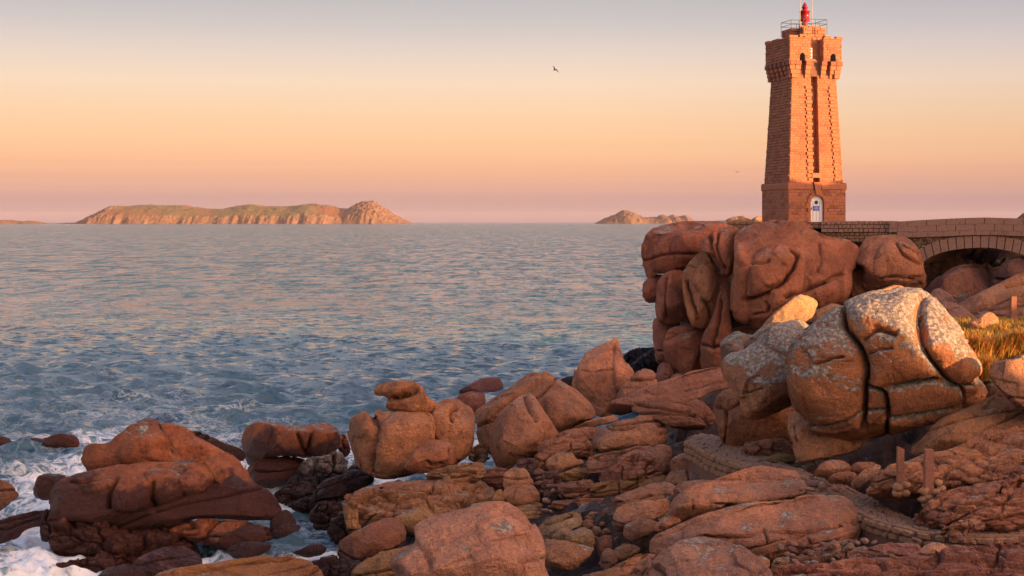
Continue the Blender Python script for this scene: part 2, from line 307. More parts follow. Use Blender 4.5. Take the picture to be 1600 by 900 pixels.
# ------------------------------------------------------------------ rocks
FPX = F
def rock(name, label, poly, Y, col=(.40, .185, .12), T=None, back=1.2, p=2.4, R=None, tilt=.12, lobes=(), cracks=(), noise=1.0, strata=None, cells=None,
         rnd=True, step=None, facet=1.0, chip=.8, nchip=22, nfrac=None, wet=0.0, lichen=0.0, ochre=0.0, yellow=0.0, cat='boulder', group=None, seed=None, mat=None):
    seed = (int(abs(poly[0][0]*7+poly[0][1]*13)) % 97) if seed is None else seed
    C = curve(poly, 4) if rnd else np.array(poly, float)
    mn, mxx = C.min(0), C.max(0); size = float(np.hypot(*(mxx-mn))); m_px = Y/F
    R = R if R else {'boulder': .85, 'block': .38, 'slab': .55, 'ledge': .55}.get(name, .65)
    h0 = step or min(max(size/92, 1.4), 2.2)
    vmid = (mn[1]+mxx[1])/2; parts = []
    for half, h in ((0, h0), (1, h0*3.3)):
        pad = 3*h
        u = np.arange(mn[0]-pad, mxx[0]+pad+h, h); v = np.arange(mn[1]-pad, mxx[1]+pad+h, h)
        U, Vv = np.meshgrid(u, v, indexing='ij'); d = sdist(U, Vv, C)
        md = float(d.max()) if half == 0 else md
        w = np.clip(d/(.35*md), 0, 1); d = d+(blur(d, md*.08/h)-d)*w*w*(3-2*w)
        Tf = (T if T else .85*md); Tb = Tf*back; Rr = md*R
        g = np.clip(1-d/Rr, 0, 4)**p
        tl_ = abs(tilt)*(mxx[1]-mn[1])/2
        zmax = Tb+pad+tl_; zmin = -(Tf+pad+tl_)
        wv = np.arange(zmin, zmax+h, h); w0 = tilt*(vmid-Vv)
        dw = wv[None,None,:]-w0[:,:,None]
        f = np.abs(dw/np.where(dw < 0, Tf, Tb))**p+g[:,:,None]-1
        V, Q = surface_nets(f.astype(np.float32))
        pu = mn[0]-pad+V[:,0]*h; pv = mn[1]-pad+V[:,1]*h; pw = zmin+V[:,2]*h
        rel = pw-tilt*(vmid-pv)                 # depth relative to the middle sheet
        qr = rel[Q].mean(1); Q = Q[(qr < .18*Tf+h) if half == 0 else (qr > .10*Tf)]
        used = np.unique(Q); mp = np.full(len(V), -1); mp[used] = np.arange(len(used)); Q = mp[Q]
        L3 = np.stack([pu, -pv, pw], 1)[used]; ntmp = vnormals(L3, Q)
        cen = np.array([(mn[0]+mxx[0])/2, -vmid, 0])
        if (ntmp*(L3-cen)).sum() < 0: Q = Q[:, ::-1]
        if half == 1: L3 = L3-vnormals(L3, Q)*h*.12
        parts.append((L3, Q))
    L3 = np.concatenate([parts[0][0], parts[1][0]]); Q = np.concatenate([parts[0][1], parts[1][1]+len(parts[0][0])])
    m_px = Y/F; rg_ = np.random.default_rng(seed+int(size))
    # broken flat faces: planes that slice the front of the stone
    chip = chip*(.5 if name == 'block' else 1)
    if chip > 0:
        hw_ = np.array([(mxx[0]-mn[0])/2, (mxx[1]-mn[1])/2, Tf]); rel = L3-cen; rel[:,2] -= tilt*(vmid+L3[:,1]); N_ = rel/hw_
        bo = name == 'boulder'
        for _ in range(12 if bo else nchip):
            n_ = rg_.normal(size=3); n_[2] = -abs(n_[2])*.8-.45; n_ /= np.linalg.norm(n_); dk = rg_.uniform(.66, .95) if bo else rg_.uniform(.58, .93)
            ex = np.clip(N_@n_-dk, 0, 9); N_ = N_-n_[None]*ex[:,None]*chip
        dl = N_*hw_-rel; L3 = L3+dl
    pu, pv = L3[:,0], -L3[:,1]
    nrm = vnormals(L3, Q)
    front = np.clip(-nrm[:,2]*1.6+.25, 0, 1)
    disp = np.zeros(len(L3)); pm = L3*m_px         # metres
    q = pm*1.0
    s1 = 2.2/max(size*m_px, .1)
    disp += fbm(q*s1*1.6, 2, seed)*md*.07*noise
    disp += fbm(q*3.6, 3, seed+20)*.034/m_px*noise
    w1, w2, wh, wt = worley(q*s1*1.7+fbm(q*s1*1.5, 2, seed+3)[:,None]*.10, seed, tilt=True)
    disp += (wt*.8+(wh-.5)*.10)*md*.17*noise*facet
    pits = fbm(q*7.5, 2, seed+31); disp -= np.clip(pits-.18, 0, 1)*.05/m_px
    nf = nfrac if nfrac is not None else {'slab': 2, 'ledge': 3, 'boulder': 1 if not cracks else 0}.get(name, 0)*(size > 70)
    for _ in range(nf):                     # joints: thin clean cracks along planes
        an = rg_.normal(.22, .16)
        n_ = np.array([-math.sin(an), math.cos(an), rg_.normal(0, .25)]); c_ = cen+np.array([rg_.uniform(-.35, .35)*(mxx[0]-mn[0]), rg_.uniform(-.3, .3)*(mxx[1]-mn[1]), 0])
        dpl = (L3-c_)@n_+fbm(q*.8, 2, seed+int(c_[0]))*size*.02
        sidec = (L3-c_)@np.array([math.cos(an), math.sin(an), 0]); act = (sidec > -size*rg_.uniform(.1, .6)) if rg_.random() < .6 else 1
        disp -= front*act*(10*np.exp(-(np.abs(dpl)/1.35)**1.4)+(dpl > 0)*rg_.uniform(-1.5, 2.5))
    for lp, lh in lobes:
        ld = sdist(pu, pv, curve(lp, 4)); lm = max(float(ld.max()), 1)
        t = np.clip(ld/(lm*.8), 0, 1); disp += front*lh*np.sqrt(np.clip(1-(1-t)**2, 0, 1))
    for c in cracks:
        cp, cw, cd = (c+(2.2, 8))[:3] if len(c) == 1 else c
        cc = curve(cp, 4, False) if len(cp) > 2 else cp
        ww = .6*vnoise(np.stack([pu*.12, pv*.12, pu*0+seed], 1), 1)*cw
        cdist = seg_dist(pu+ww, pv+ww, cc); disp -= front*2.1*cd*np.exp(-(cdist/(cw*.85))**1.5)
    if strata:
        amp, per, slope = strata[:3]
        sv = (-pv*m_px+slope*pu*m_px)/per+fbm(q*.9, 3, seed+5)*.9
        lay = np.floor(sv); fr = sv-lay; hh = vnoise(np.stack([lay*3.7, fbm(q*.5, 2, seed)*1.5+pu*m_px*.35, lay*0+seed], 1), 4)
        disp += front*amp/m_px*(hh*.9+(.5-fr)*.7-1.0*np.exp(-(np.minimum(fr, 1-fr)/.09)**2))
    if cells:
        ca, cx, cy, slope = cells
        cp3 = np.stack([pm[:,0]/cx, (pm[:,1]-slope*pm[:,0])/cy, pm[:,2]/cx], 1)+fbm(q*1.1, 3, seed+2)[:,None]*.22
        a1, a2, hh, tl = worley(cp3*.8, seed+1, True, True)
        disp += front*ca*.95/m_px*((hh-.5)*1.5+tl*2.2-2.3*np.exp(-((a2-a1)/.05)**2)+.3)
        a1, a2, hh, tl = worley(cp3*1.9+7, seed+2, True, True)
        disp += front*ca*.32/m_px*((hh-.5)*1.2+tl*1.6-1.4*np.exp(-((a2-a1)/.08)**2))
    L3 = L3+nrm*disp[:,None]
    dep = Y+L3[:,2]*m_px
    Wd = np.stack([(L3[:,0]-800)/F*dep, dep, CAMH-(-L3[:,1]-HZ)/F*dep], 1)
    loc = P((mn[0]+mxx[0])/2, mxx[1], Y)
    o = mesh_obj(name, Wd, Q[:, ::-1], mat or M_GRAN, None, True, loc)
    jit = (.90+.22*rg_.random())*(1+.06*(rg_.random(3)-.5)); o.color = (*(np.minimum((np.array(col)*[1.27,1.16,.98]+[.01,.008,.004])*jit, .75)), 1); o['wet'] = float(wet); o['lichen'] = float(lichen); o['ochre'] = float(ochre); o['yellow'] = float(yellow)
    tag(o, label, cat, group)
    return o
# ------------------------------------------------------------------ the rocks, one call each
PK = (.50, .245, .165); BR = (.47, .21, .11); RD = (.36, .13, .07); DK = (.27, .135, .10); LG = (.42, .27, .20); GY = (.22, .18, .19); OC = (.42, .23, .12)
R = rock
# left islet
R('boulder', 'humped brown boulder with an ochre crest on top of the left islet', [(132,738),(129,710),(132,698),(143,692),(169,691),(180,681),(202,665),(220,657),(234,656),(249,660),(260,678),(272,698),(280,712),(290,724),(285,745),(200,758),(136,752)], 53.5, RD, p=2.6, ochre=.2, yellow=.05, wet=.1,
  lobes=[([(183,705),(195,690),(212,688),(215,710),(205,725),(188,722)],5),([(225,714),(240,704),(265,706),(282,722),(255,724)],5)], cracks=[([(250,662),(262,685),(275,705)],3,4)])
R('boulder', 'smooth red-brown boulder behind the humped one on the left islet', [(245,665),(252,661),(266,661),(285,670),(300,678),(325,690),(350,705),(378,722),(380,750),(250,750)], 56, RD, wet=.1, cracks=[])
R('slab', 'thin dark wet slab sloping into the sea behind the left islet', [(280,672),(292,670),(310,674),(330,681),(352,692),(376,700),(384,710),(380,722),(350,718),(300,695)], 60, DK, wet=1.2, cat='rock')
R('boulder', 'huge rust-brown main boulder of the left islet with a jagged lower lip', [(78,795),(80,772),(92,753),(112,743),(140,737),(170,731),(200,725),(230,720),(276,720),(320,716),(342,707),(357,707),(369,715),(381,730),(393,746),(404,757),(401,763),(380,757),(366,752),(343,755),(325,767),(300,780),(280,788),(240,801),(200,812),(170,818),(120,815),(80,812)], 51.6, RD, T=62, p=2.6, tilt=.55, wet=.85, ochre=.08,
  lobes=[([(171,787),(173,765),(180,750),(190,745),(212,742),(238,752),(236,775),(225,795),(190,799)],9),([(225,740),(240,732),(270,733),(287,750),(282,785),(260,795),(243,788),(239,765)],8),([(112,752),(125,748),(140,757),(148,750),(142,765),(122,760)],4),([(130,768),(145,757),(170,752),(178,757),(168,766),(140,771)],5),([(280,745),(310,725),(345,715),(370,735),(375,750),(340,752),(315,770),(290,775)],6)],
  cracks=[([(171,792),(173,770),(184,753)],3,9),([(239,755),(238,780),(246,794)],3,8),([(112,752),(130,757),(146,752)],2,6)])
R('boulder', 'smooth dark-stained layer under the jagged lip of the left islet', [(170,815),(210,800),(250,788),(290,772),(320,756),(345,745),(370,744),(392,758),(410,762),(425,772),(440,793),(437,806),(425,813),(380,812),(330,809),(290,813),(270,823),(240,826),(190,832)], 51, RD, T=42, p=2.8, tilt=.6, wet=1.25)
R('rock', 'dark wet rock at the channel end of the left islet', [(420,820),(428,808),(440,798),(450,798),(458,808),(462,820),(452,830),(435,842),(420,838)], 50.6, DK, wet=1.3)
R('rock', 'rough knobbly red bedrock at the foot of the left islet', [(74,850),(76,825),(84,808),(110,802),(160,805),(220,806),(262,810),(290,828),(307,853),(300,870),(250,885),(180,888),(110,888),(90,874),(78,862)], 50.4, RD, T=45, tilt=.5, p=2.6, cells=(.22,.95,.42,.10), strata=(.08,.42,.1), wet=.5)
R('rock', 'orange wedge of rock under the dark overhang of the left islet', [(262,830),(275,822),(300,816),(345,813),(385,815),(422,822),(418,850),(340,850),(300,845),(285,838)], 50.2, RD, tilt=.5, wet=.15, cells=(.1,1.2,.5,0))
R('rock', 'dark ribbed ledge at the left foot of the islet beside the surf', [(60,842),(63,812),(68,798),(78,795),(90,803),(92,820),(84,842),(72,850)], 51, DK, wet=1.2, cells=(.15,.5,.6,0))
R('rock', 'brown wet slab tilted below the orange wedge', [(325,858),(345,842),(375,822),(395,814),(411,816),(417,835),(413,850),(370,862)], 49.2, RD, wet=.55)
R('rock', 'dark purple slab with a sharp top edge above the tide pool', [(350,862),(370,850),(392,844),(415,847),(424,857),(402,870),(370,876)], 48.2, DK, wet=1.0, p=3)
R('rock', 'low pointed dark rock at the edge of the channel', [(420,840),(428,827),(450,818),(465,819),(475,826),(458,833),(438,842)], 49.5, DK, wet=1.2)
R('rock', 'wet red rock in the surf at the bottom left', [(74,889),(98,879),(140,870),(166,872),(174,885),(150,896),(120,908),(95,908)], 48, RD, wet=.7, cells=(.12,.7,.4,0))
R('boulder', 'purple striped wet boulder at the lower left', [(206,884),(222,868),(258,855),(290,852),(307,860),(318,880),(290,898),(240,912),(214,904)], 46.8, (.30,.17,.16), wet=.35, strata=(.02,.16,.35), tilt=.6)
R('rock', 'rounded dark rock cut by the bottom edge near the surf', [(148,915),(152,898),(168,886),(200,880),(217,885),(232,897),(234,925),(150,930)], 46, DK, wet=.6)
R('ledge', 'long brown ledge with an ochre top along the bottom left edge', [(222,915),(250,896),(300,884),(350,877),(400,870),(432,867),(458,868),(482,876),(499,888),(507,910),(500,940),(225,940)], 44, (.36,.17,.10), tilt=.7, ochre=.55, cat='ledge', strata=(.04,.5,.1))
R('rock', 'little black rock islet in the tide pool', [(455,864),(472,857),(488,850),(505,852),(514,861),(500,868),(470,871)], 48.6, DK, wet=1.5)
R('rock', 'rough dark purple rock at the bottom between ochre ledge and yellow slab', [(480,915),(486,890),(500,878),(520,873),(545,871),(566,876),(572,900),(560,930),(485,930)], 45, (.22,.13,.14), wet=.7, cells=(.16,.6,.5,.1))
R('rock', 'dark brown rock in white water left of the islet', [(44,779),(53,760),(59,745),(72,738),(98,738),(107,742),(95,756),(86,772),(80,780)], 57, RD, wet=.95, p=2.8)
R('boulder', 'brown boulder cut by the left edge beside a small cascade', [(-16,800),(-14,754),(5,750),(20,760),(29,773),(20,783),(5,795)], 55, (.32,.15,.10), wet=.3)
R('ledge', 'dark ledge with sea water pouring over it at the left edge', [(-14,845),(-8,818),(25,804),(65,795),(84,800),(74,818),(42,828),(28,840),(0,850)], 51.5, DK, wet=1.6, cat='ledge', tilt=.3)
R('rock', 'leftmost of three low rocks awash in the sea at the left edge', [(-14,703),(-10,686),(4,681),(16,687),(22,696),(14,706)], 77, RD, wet=.9, group=None)
R('rock', 'middle one of three low rocks awash in the sea at the left edge', [(4,702),(25,691),(48,684),(66,683),(80,692),(84,702),(50,706)], 75.5, RD, wet=.6)
R('rock', 'square-ended rock, rightmost of three awash at the left edge', [(64,688),(85,679),(100,676),(122,677),(122,700),(100,703),(82,699)], 75, RD, wet=.4, p=3.2)
R('rock', 'small rock awash with foam behind the left islet', [(350,686),(362,680),(378,679),(380,688),(364,692)], 79, GY, wet=1)
# middle rock
R('boulder', 'broad flat-topped red boulder standing in the sea mid left', [(374,695),(377,678),(388,666),(405,660),(430,662),(452,665),(475,664),(500,659),(518,663),(529,672),(532,690),(528,702),(515,711),(500,715),(482,717),(450,713),(420,716),(400,725),(388,730),(380,716)], 64, RD, T=42, p=3.2, tilt=.35, wet=.7,
  lobes=[([(440,705),(445,680),(460,672),(470,690),(475,710)],4),([(484,700),(486,676),(500,672),(512,690),(505,712),(486,712)],5)], cracks=[([(480,716),(482,700),(486,684),(488,672)],2.5,9),([(464,678),(470,692),(476,708)],2.5,7)])
R('rock', 'dark red rock block under the flat-topped sea boulder', [(384,745),(388,730),(402,723),(425,714),(452,712),(480,716),(480,728),(472,742),(458,752),(440,760),(410,762),(396,755)], 63.4, RD, p=3, tilt=.3, wet=.75, cracks=[([(400,735),(440,735),(475,730)],2,4)])
R('rock', 'rough grey barnacled rock beside the flat-topped sea boulder', [(448,758),(465,740),(480,716),(510,711),(530,700),(543,714),(541,730),(546,742),(520,757),(480,762)], 62.6, GY, wet=.25, lichen=.35, cells=(.22,.7,.6,0), tilt=.4)
R('rock', 'low layered black rock at the head of the channel', [(426,775),(445,758),(480,750),(502,756),(508,770),(495,788),(460,797),(438,790)], 60, DK, wet=1.1, cells=(.14,.7,.35,.2), tilt=.5)
R('rock', 'small ribbed black rock dipping into the channel', [(452,790),(468,780),(492,772),(502,786),(492,800),(468,802)], 58.6, DK, wet=1.4, cells=(.08,.5,.3,.2))
R('boulder', 'dark brown boulder leaning between channel and ledges', [(486,788),(493,765),(510,750),(530,744),(556,734),(576,739),(582,752),(562,766),(542,780),(518,790),(497,792)], 58, (.24,.12,.09), wet=.62, tilt=.3, cells=(.07,1.0,.5,.3))
R('rock', 'ragged red rock fin just right of the sea boulder', [(526,705),(529,682),(538,677),(546,692),(549,706),(536,716)], 65.5, RD, wet=.4, cells=(.12,.5,.5,0))
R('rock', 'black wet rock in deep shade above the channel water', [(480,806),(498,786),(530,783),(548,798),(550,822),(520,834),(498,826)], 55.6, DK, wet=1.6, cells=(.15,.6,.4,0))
R('rock', 'little grey stone wedged beside the hat-topped boulder', [(540,737),(553,724),(563,721),(572,734),(561,742)], 59.5, GY, wet=.4)
# hat rock
R('boulder', 'great rounded orange boulder that carries the beak-shaped cap', [(544,662),(552,650),(562,645),(571,642),(580,652),(587,654),(587,641),(605,636),(630,632),(655,630),(672,634),(677,650),(678,690),(670,720),(656,738),(630,745),(602,748),(580,744),(562,734),(551,712),(545,688)], 57, (.48,.23,.13), T=62, p=2.5, tilt=.1,
  lobes=[([(582,746),(583,700),(590,672),(610,650),(640,637),(665,636),(676,655),(677,690),(660,735),(620,746)],10),([(548,665),(556,650),(572,644),(584,665),(580,700),(574,735),(556,715),(548,690)],7)], cracks=[([(588,656),(592,672),(584,700),(582,740)],4,7)])
R('boulder', 'tall rounded orange boulder joined to the right of the cap-bearing one', [(668,650),(672,640),(680,632),(698,624),(714,622),(728,628),(738,631),(743,644),(741,676),(736,702),(725,718),(700,732),(680,728),(670,700)], 57.3, (.47,.22,.13), T=46, p=2.5, cracks=[([(705,656),(704,646),(712,640)],3,9)], lobes=[([(675,645),(700,628),(712,640),(704,665),(690,690),(676,680)],5)])
R('rock', 'beak-shaped cap rock balanced on the great orange boulder', [(584,614),(590,606),(602,599),(620,596),(640,595),(652,598),(662,606),(670,620),(681,632),(676,642),(640,646),(610,645),(603,640),(603,622),(592,617)], 57, (.44,.21,.12), T=24, p=2.8, cat='boulder',
  lobes=[([(585,612),(602,600),(640,597),(652,602),(640,612),(615,619),(598,618)],9)], cracks=[([(600,624),(622,622),(640,615),(650,611)],3.5,12)])
R('boulder', 'small red loaf-shaped boulder at the foot of the orange pair', [(630,728),(639,712),(653,700),(670,690),(688,685),(704,692),(714,705),(717,720),(708,731),(690,735),(660,741),(640,737)], 54.8, (.40,.17,.10), T=30, cracks=[([(702,700),(704,720)],1.5,4),([(668,722),(676,728),(690,726)],2,5)])
R('ledge', 'ochre shelf under the loaf-shaped boulder', [(662,752),(666,738),(690,729),(720,724),(752,719),(759,730),(755,748),(700,760),(668,760)], 53.6, OC, T=26, tilt=.5, strata=(.10,.22,.15), ochre=.25, cat='ledge')
R('ledge', 'long fractured ochre and brown ledge below the orange boulder pair', [(538,800),(537,784),(544,772),(565,762),(600,751),(650,746),(700,742),(745,743),(760,757),(777,763),(773,783),(767,800),(720,815),(660,835),(600,842),(560,842),(545,820)], 52, (.40,.20,.12), T=48, p=2.8, tilt=.75, cells=(.16,1.15,.42,.22), strata=(.07,.36,.18), ochre=.12, wet=.05, cat='ledge')
R('rock', 'knuckled ochre end of the fractured ledge above the channel', [(536,812),(538,790),(546,782),(558,788),(563,805),(560,835),(548,842),(540,830)], 50.8, OC, cells=(.14,.45,.8,0), ochre=.2)
R('block', 'cracked square block topping the leaning stack mid ledge', [(783,759),(787,740),(800,731),(820,732),(829,744),(833,758),(815,763),(790,764)], 51, (.45,.23,.15), p=3.4, tilt=.35, cat='rock', cracks=[([(786,746),(808,748),(829,746)],1.3,3)])
R('block', 'middle block of the leaning stack mid ledge', [(785,775),(788,760),(808,757),(832,758),(847,780),(845,788),(815,792),(795,790)], 50.6, (.42,.21,.13), p=3.4, tilt=.35, cat='rock')
R('block', 'layered bottom block of the leaning stack mid ledge', [(800,796),(818,788),(846,784),(853,794),(857,820),(842,832),(812,822)], 50.2, OC, p=3, tilt=.3, cat='rock', strata=(.06,.16,0))
R('rock', 'narrow ochre splinter rock left of the leaning stack', [(766,788),(774,770),(783,764),(789,786),(774,794)], 50.6, OC, p=3)
R('rock', 'tan half-buried rock under the fractured ledge', [(612,812),(640,799),(665,791),(679,797),(680,815),(662,832),(640,838),(622,830)], 49.2, OC, ochre=.3)
R('boulder', 'dark red egg-shaped boulder dipping into the channel water', [(528,868),(532,846),(555,831),(590,814),(610,805),(624,808),(635,822),(633,840),(616,857),(590,870),(560,878),(537,878)], 47.2, (.34,.15,.10), T=40, wet=.3, tilt=.3)
R('slab', 'mustard-coloured slab at the bottom beside the big foreground boulder', [(545,905),(556,883),(585,867),(610,857),(642,848),(655,860),(645,905),(600,925),(560,925)], 42, (.36,.20,.10), T=30, tilt=.5, ochre=.3, cat='rock')
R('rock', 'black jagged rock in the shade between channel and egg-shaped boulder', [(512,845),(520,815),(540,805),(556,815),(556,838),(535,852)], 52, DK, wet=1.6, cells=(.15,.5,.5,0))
# twin peaks
R('boulder', 'large ridged brown boulder with a sloping back behind the pointed one', [(745,668),(747,645),(768,625),(790,612),(812,597),(832,587),(848,581),(857,582),(868,590),(885,600),(905,606),(920,622),(931,640),(926,652),(905,663),(882,676),(865,690),(840,710),(790,720),(762,710),(750,695)], 61, (.42,.20,.13), T=60, tilt=.25, p=2.4,
  lobes=[([(846,586),(858,584),(900,608),(926,640),(900,660),(865,670),(850,630)],7),([(748,660),(790,618),(830,592),(842,600),(800,630),(770,655),(765,700),(752,690)],7)])
R('boulder', 'dark red boulder peeping over the back of the ridged one', [(800,605),(820,588),(834,581),(842,583),(848,592),(830,604),(812,612)], 64, (.34,.14,.10))
R('boulder', 'small orange boulder in the gap right of the orange pair', [(742,655),(745,641),(760,631),(772,628),(768,645),(752,662)], 62.5, OC)
R('boulder', 'pointed pinkish boulder like a shark tooth in the middle of the shore', [(762,695),(765,670),(778,650),(795,632),(811,620),(823,614),(836,622),(850,640),(865,660),(872,678),(867,692),(847,707),(817,718),(797,733),(785,737),(775,727),(767,712)], 57, (.43,.21,.14), T=52, p=2.3, tilt=.2,
  lobes=[([(822,616),(838,624),(848,645),(840,656),(828,640)],5)], cracks=[([(820,618),(826,636),(838,655)],3,4)])
R('rock', 'little layered stones between the orange pair and the pointed boulder', [(730,718),(738,702),(752,693),(762,700),(764,716),(748,724)], 58.5, OC, cells=(.08,.4,.25,0), wet=.2)
R('rock', 'flat dark rock awash just offshore of the ridged boulder', [(716,612),(735,600),(750,592),(768,589),(780,590),(786,605),(775,612),(752,614),(735,622)], 93, (.28,.13,.12), wet=.2)
R('rock', 'square maroon rock behind the right orange boulder', [(712,626),(722,615),(740,611),(757,614),(759,628),(758,645),(735,648)], 72, (.26,.11,.09), p=3.2, wet=.1)
# leaning fin
R('boulder', 'tall fin-shaped boulder rising to a sharp point above the sea', [(896,605),(900,580),(908,562),(925,545),(945,537),(958,530),(967,531),(970,548),(976,565),(990,580),(986,600),(972,615),(966,632),(950,650),(928,645),(905,625)], 68, (.46,.22,.14), T=44, tilt=.25,
  lobes=[([(962,536),(970,555),(990,582),(980,606),(964,612),(958,580)],6)], cracks=[([(908,578),(930,581),(958,578)],1.3,3)])
R('boulder', 'low brown boulder with a rounded crest at the right of the fin', [(962,632),(968,608),(985,590),(1000,578),(1012,574),(1025,580),(1031,594),(1029,606),(1012,618),(990,628),(972,638)], 66, (.42,.20,.14), lobes=[([(968,625),(972,608),(990,610),(1000,622),(980,630)],4)])
R('rock', 'dark blue-grey wet rock at the water behind the fin', [(970,566),(978,551),(1000,543),(1026,541),(1034,552),(1012,560),(988,574)], 92, (.12,.10,.13), wet=1.3, cells=(.25,1.2,.7,-.5))
R('rock', 'second blue-grey wet rock stepping down to the sea at the cliff foot', [(982,578),(1003,557),(1022,545),(1034,552),(1032,580),(1012,590),(995,592)], 89, (.13,.11,.14), wet=1.2, cells=(.25,.9,.8,-.5))
R('rock', 'dark slate-coloured rock low on the water left of the fin', [(868,604),(878,592),(895,587),(906,590),(904,602),(885,608)], 84, (.12,.10,.13), wet=1.2)
R('slab', 'long pinkish slab leaning up towards the grey boulders', [(940,648),(948,633),(975,620),(1000,608),(1030,598),(1060,588),(1090,580),(1125,572),(1144,571),(1153,590),(1143,604),(1112,612),(1086,627),(1060,637),(1030,634),(1000,640),(975,654),(953,656)], 60, (.42,.20,.15), T=30, tilt=.5, cat='rock', cracks=[([(1070,600),(1100,596),(1130,598)],1.5,3)])
R('slab', 'dark flat slab bridging a black gap below the long pinkish slab', [(988,638),(998,628),(1020,626),(1050,630),(1080,638),(1096,655),(1108,670),(1090,674),(1060,671),(1040,664),(1010,650),(994,644)], 55, (.34,.16,.11), T=20, tilt=.3, p=3, cat='rock')
R('rock', 'small angular rock right of the dark flat slab', [(1070,640),(1080,626),(1096,626),(1110,640),(1118,656),(1106,668),(1090,656)], 57, (.34,.15,.11), p=3.2)
R('rock', 'thin wedge of rock in front of the ridged boulder', [(890,672),(918,658),(945,651),(964,647),(966,656),(938,665),(908,674)], 58, PK, T=12)
R('rock', 'low rounded rock behind the ledge at the ridged boulder foot', [(862,690),(878,674),(905,669),(926,668),(942,673),(932,686),(895,696),(872,698)], 57, (.38,.18,.13))
# middle ledges
R('ledge', 'rounded back slab at the top of the middle ledges', [(925,700),(927,676),(944,662),(980,655),(1005,649),(1023,649),(1037,660),(1044,675),(1044,700),(1030,712),(985,715),(950,715),(933,708)], 54.6, (.41,.20,.13), T=34, tilt=.4, p=2.7, cat='ledge')
R('block', 'long brick-shaped block resting on the middle ledges', [(932,696),(934,685),(955,678),(985,673),(1008,662),(1022,659),(1031,668),(1030,690),(1021,699),(990,703),(960,709),(942,707)], 52.8, (.43,.21,.13), T=24, tilt=.3, p=3.6, cat='rock')
R('block', 'cracked rough block at the left of the middle ledges', [(837,716),(845,692),(870,684),(890,677),(910,676),(921,690),(929,707),(927,720),(900,722),(870,722),(850,720)], 54, (.45,.22,.13), T=26, tilt=.3, p=3.2, cat='rock', cells=(.08,.9,.5,.1), ochre=.1)
R('rock', 'knob of rock at the left tip of the middle ledges', [(834,732),(837,713),(850,708),(860,716),(861,732),(848,738)], 53, (.40,.19,.12), cells=(.06,.4,.3,0))
R('block', 'flat-topped small block overhanging below the cracked rough block', [(853,724),(857,714),(880,707),(896,708),(901,716),(911,718),(913,725),(890,732),(870,741),(859,737)], 52.3, (.43,.21,.13), T=14, tilt=.3, p=3.4, cat='rock')
R('rock', 'thin orange layer rock under the flat-topped small block', [(866,745),(890,735),(917,726),(924,735),(918,750),(885,752)], 51.8, OC, p=3, strata=(.05,.2,.2))
R('ledge', 'upper layer of the main middle ledge, a long purple-brown slab', [(918,726),(924,712),(960,703),(1000,697),(1020,696),(1032,706),(1030,720),(1000,728),(960,738),(925,742)], 51.2, (.40,.20,.14), T=20, tilt=.6, p=3, cat='ledge', cells=(.07,1.1,.4,.2))
R('block', 'rounded square end block at the right of the main middle ledge', [(1010,735),(1012,705),(1022,696),(1045,693),(1052,705),(1050,728),(1043,742),(1025,745)], 50.4, (.38,.19,.14), T=22, tilt=.2, p=3.2, cat='rock')
R('ledge', 'rough knobbly middle layer of the main middle ledge', [(926,758),(930,740),(960,728),(975,712),(1000,705),(1022,712),(1034,728),(1038,745),(1000,750),(960,756)], 50, (.42,.20,.13), T=26, tilt=.5, p=2.8, cat='ledge', cells=(.14,.6,.35,.15))
R('ledge', 'ochre bottom layer of the main middle ledge with a yellow lichen spot', [(924,780),(926,758),(960,750),(1000,744),(1036,740),(1042,752),(1020,764),(985,776),(950,782)], 49.6, OC, T=24, tilt=.2, p=3.4, cat='ledge', cracks=[([(967,750),(968,778)],1.5,4),([(996,746),(998,772)],1.5,4)], ochre=.15, yellow=.2)
R('ledge', 'low rounded layer left under the main middle ledge', [(870,765),(878,754),(900,752),(922,750),(930,762),(928,782),(900,784),(884,776)], 49.8, (.42,.20,.14), T=18, tilt=.4, p=3, cat='ledge', cells=(.08,.6,.3,.1))
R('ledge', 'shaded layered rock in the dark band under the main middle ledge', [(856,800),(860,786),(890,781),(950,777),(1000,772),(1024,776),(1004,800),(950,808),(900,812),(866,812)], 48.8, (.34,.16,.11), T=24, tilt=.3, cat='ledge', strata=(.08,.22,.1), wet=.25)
R('rock', 'loose brown rock left of the stone path wall', [(1043,738),(1047,722),(1060,711),(1080,705),(1096,705),(1100,719),(1086,730),(1060,738)], 49, (.43,.21,.14), T=18, p=2.9, tilt=.3)
R('rock', 'two-part flat rock under the loose brown one by the path wall', [(1042,756),(1047,737),(1075,733),(1100,738),(1122,746),(1120,758),(1080,765)], 47.2, (.38,.18,.12), T=16, p=2.9, tilt=.4, cracks=[([(1074,735),(1076,752)],1.5,4)])
R('rock', 'dark jumbled rock in the gully right of the leaning stack', [(842,782),(846,748),(858,738),(872,740),(878,760),(874,784),(856,792)], 51, (.24,.12,.10), cells=(.15,.4,.3,0), wet=.5)
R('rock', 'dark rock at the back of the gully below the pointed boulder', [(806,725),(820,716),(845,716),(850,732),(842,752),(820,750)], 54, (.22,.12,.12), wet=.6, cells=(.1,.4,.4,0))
R('rock', 'dark red layered rock between fractured ledge and leaning stack', [(750,745),(760,735),(790,730),(796,748),(785,765),(762,762)], 55, (.30,.13,.10), wet=.35, strata=(.06,.25,0))
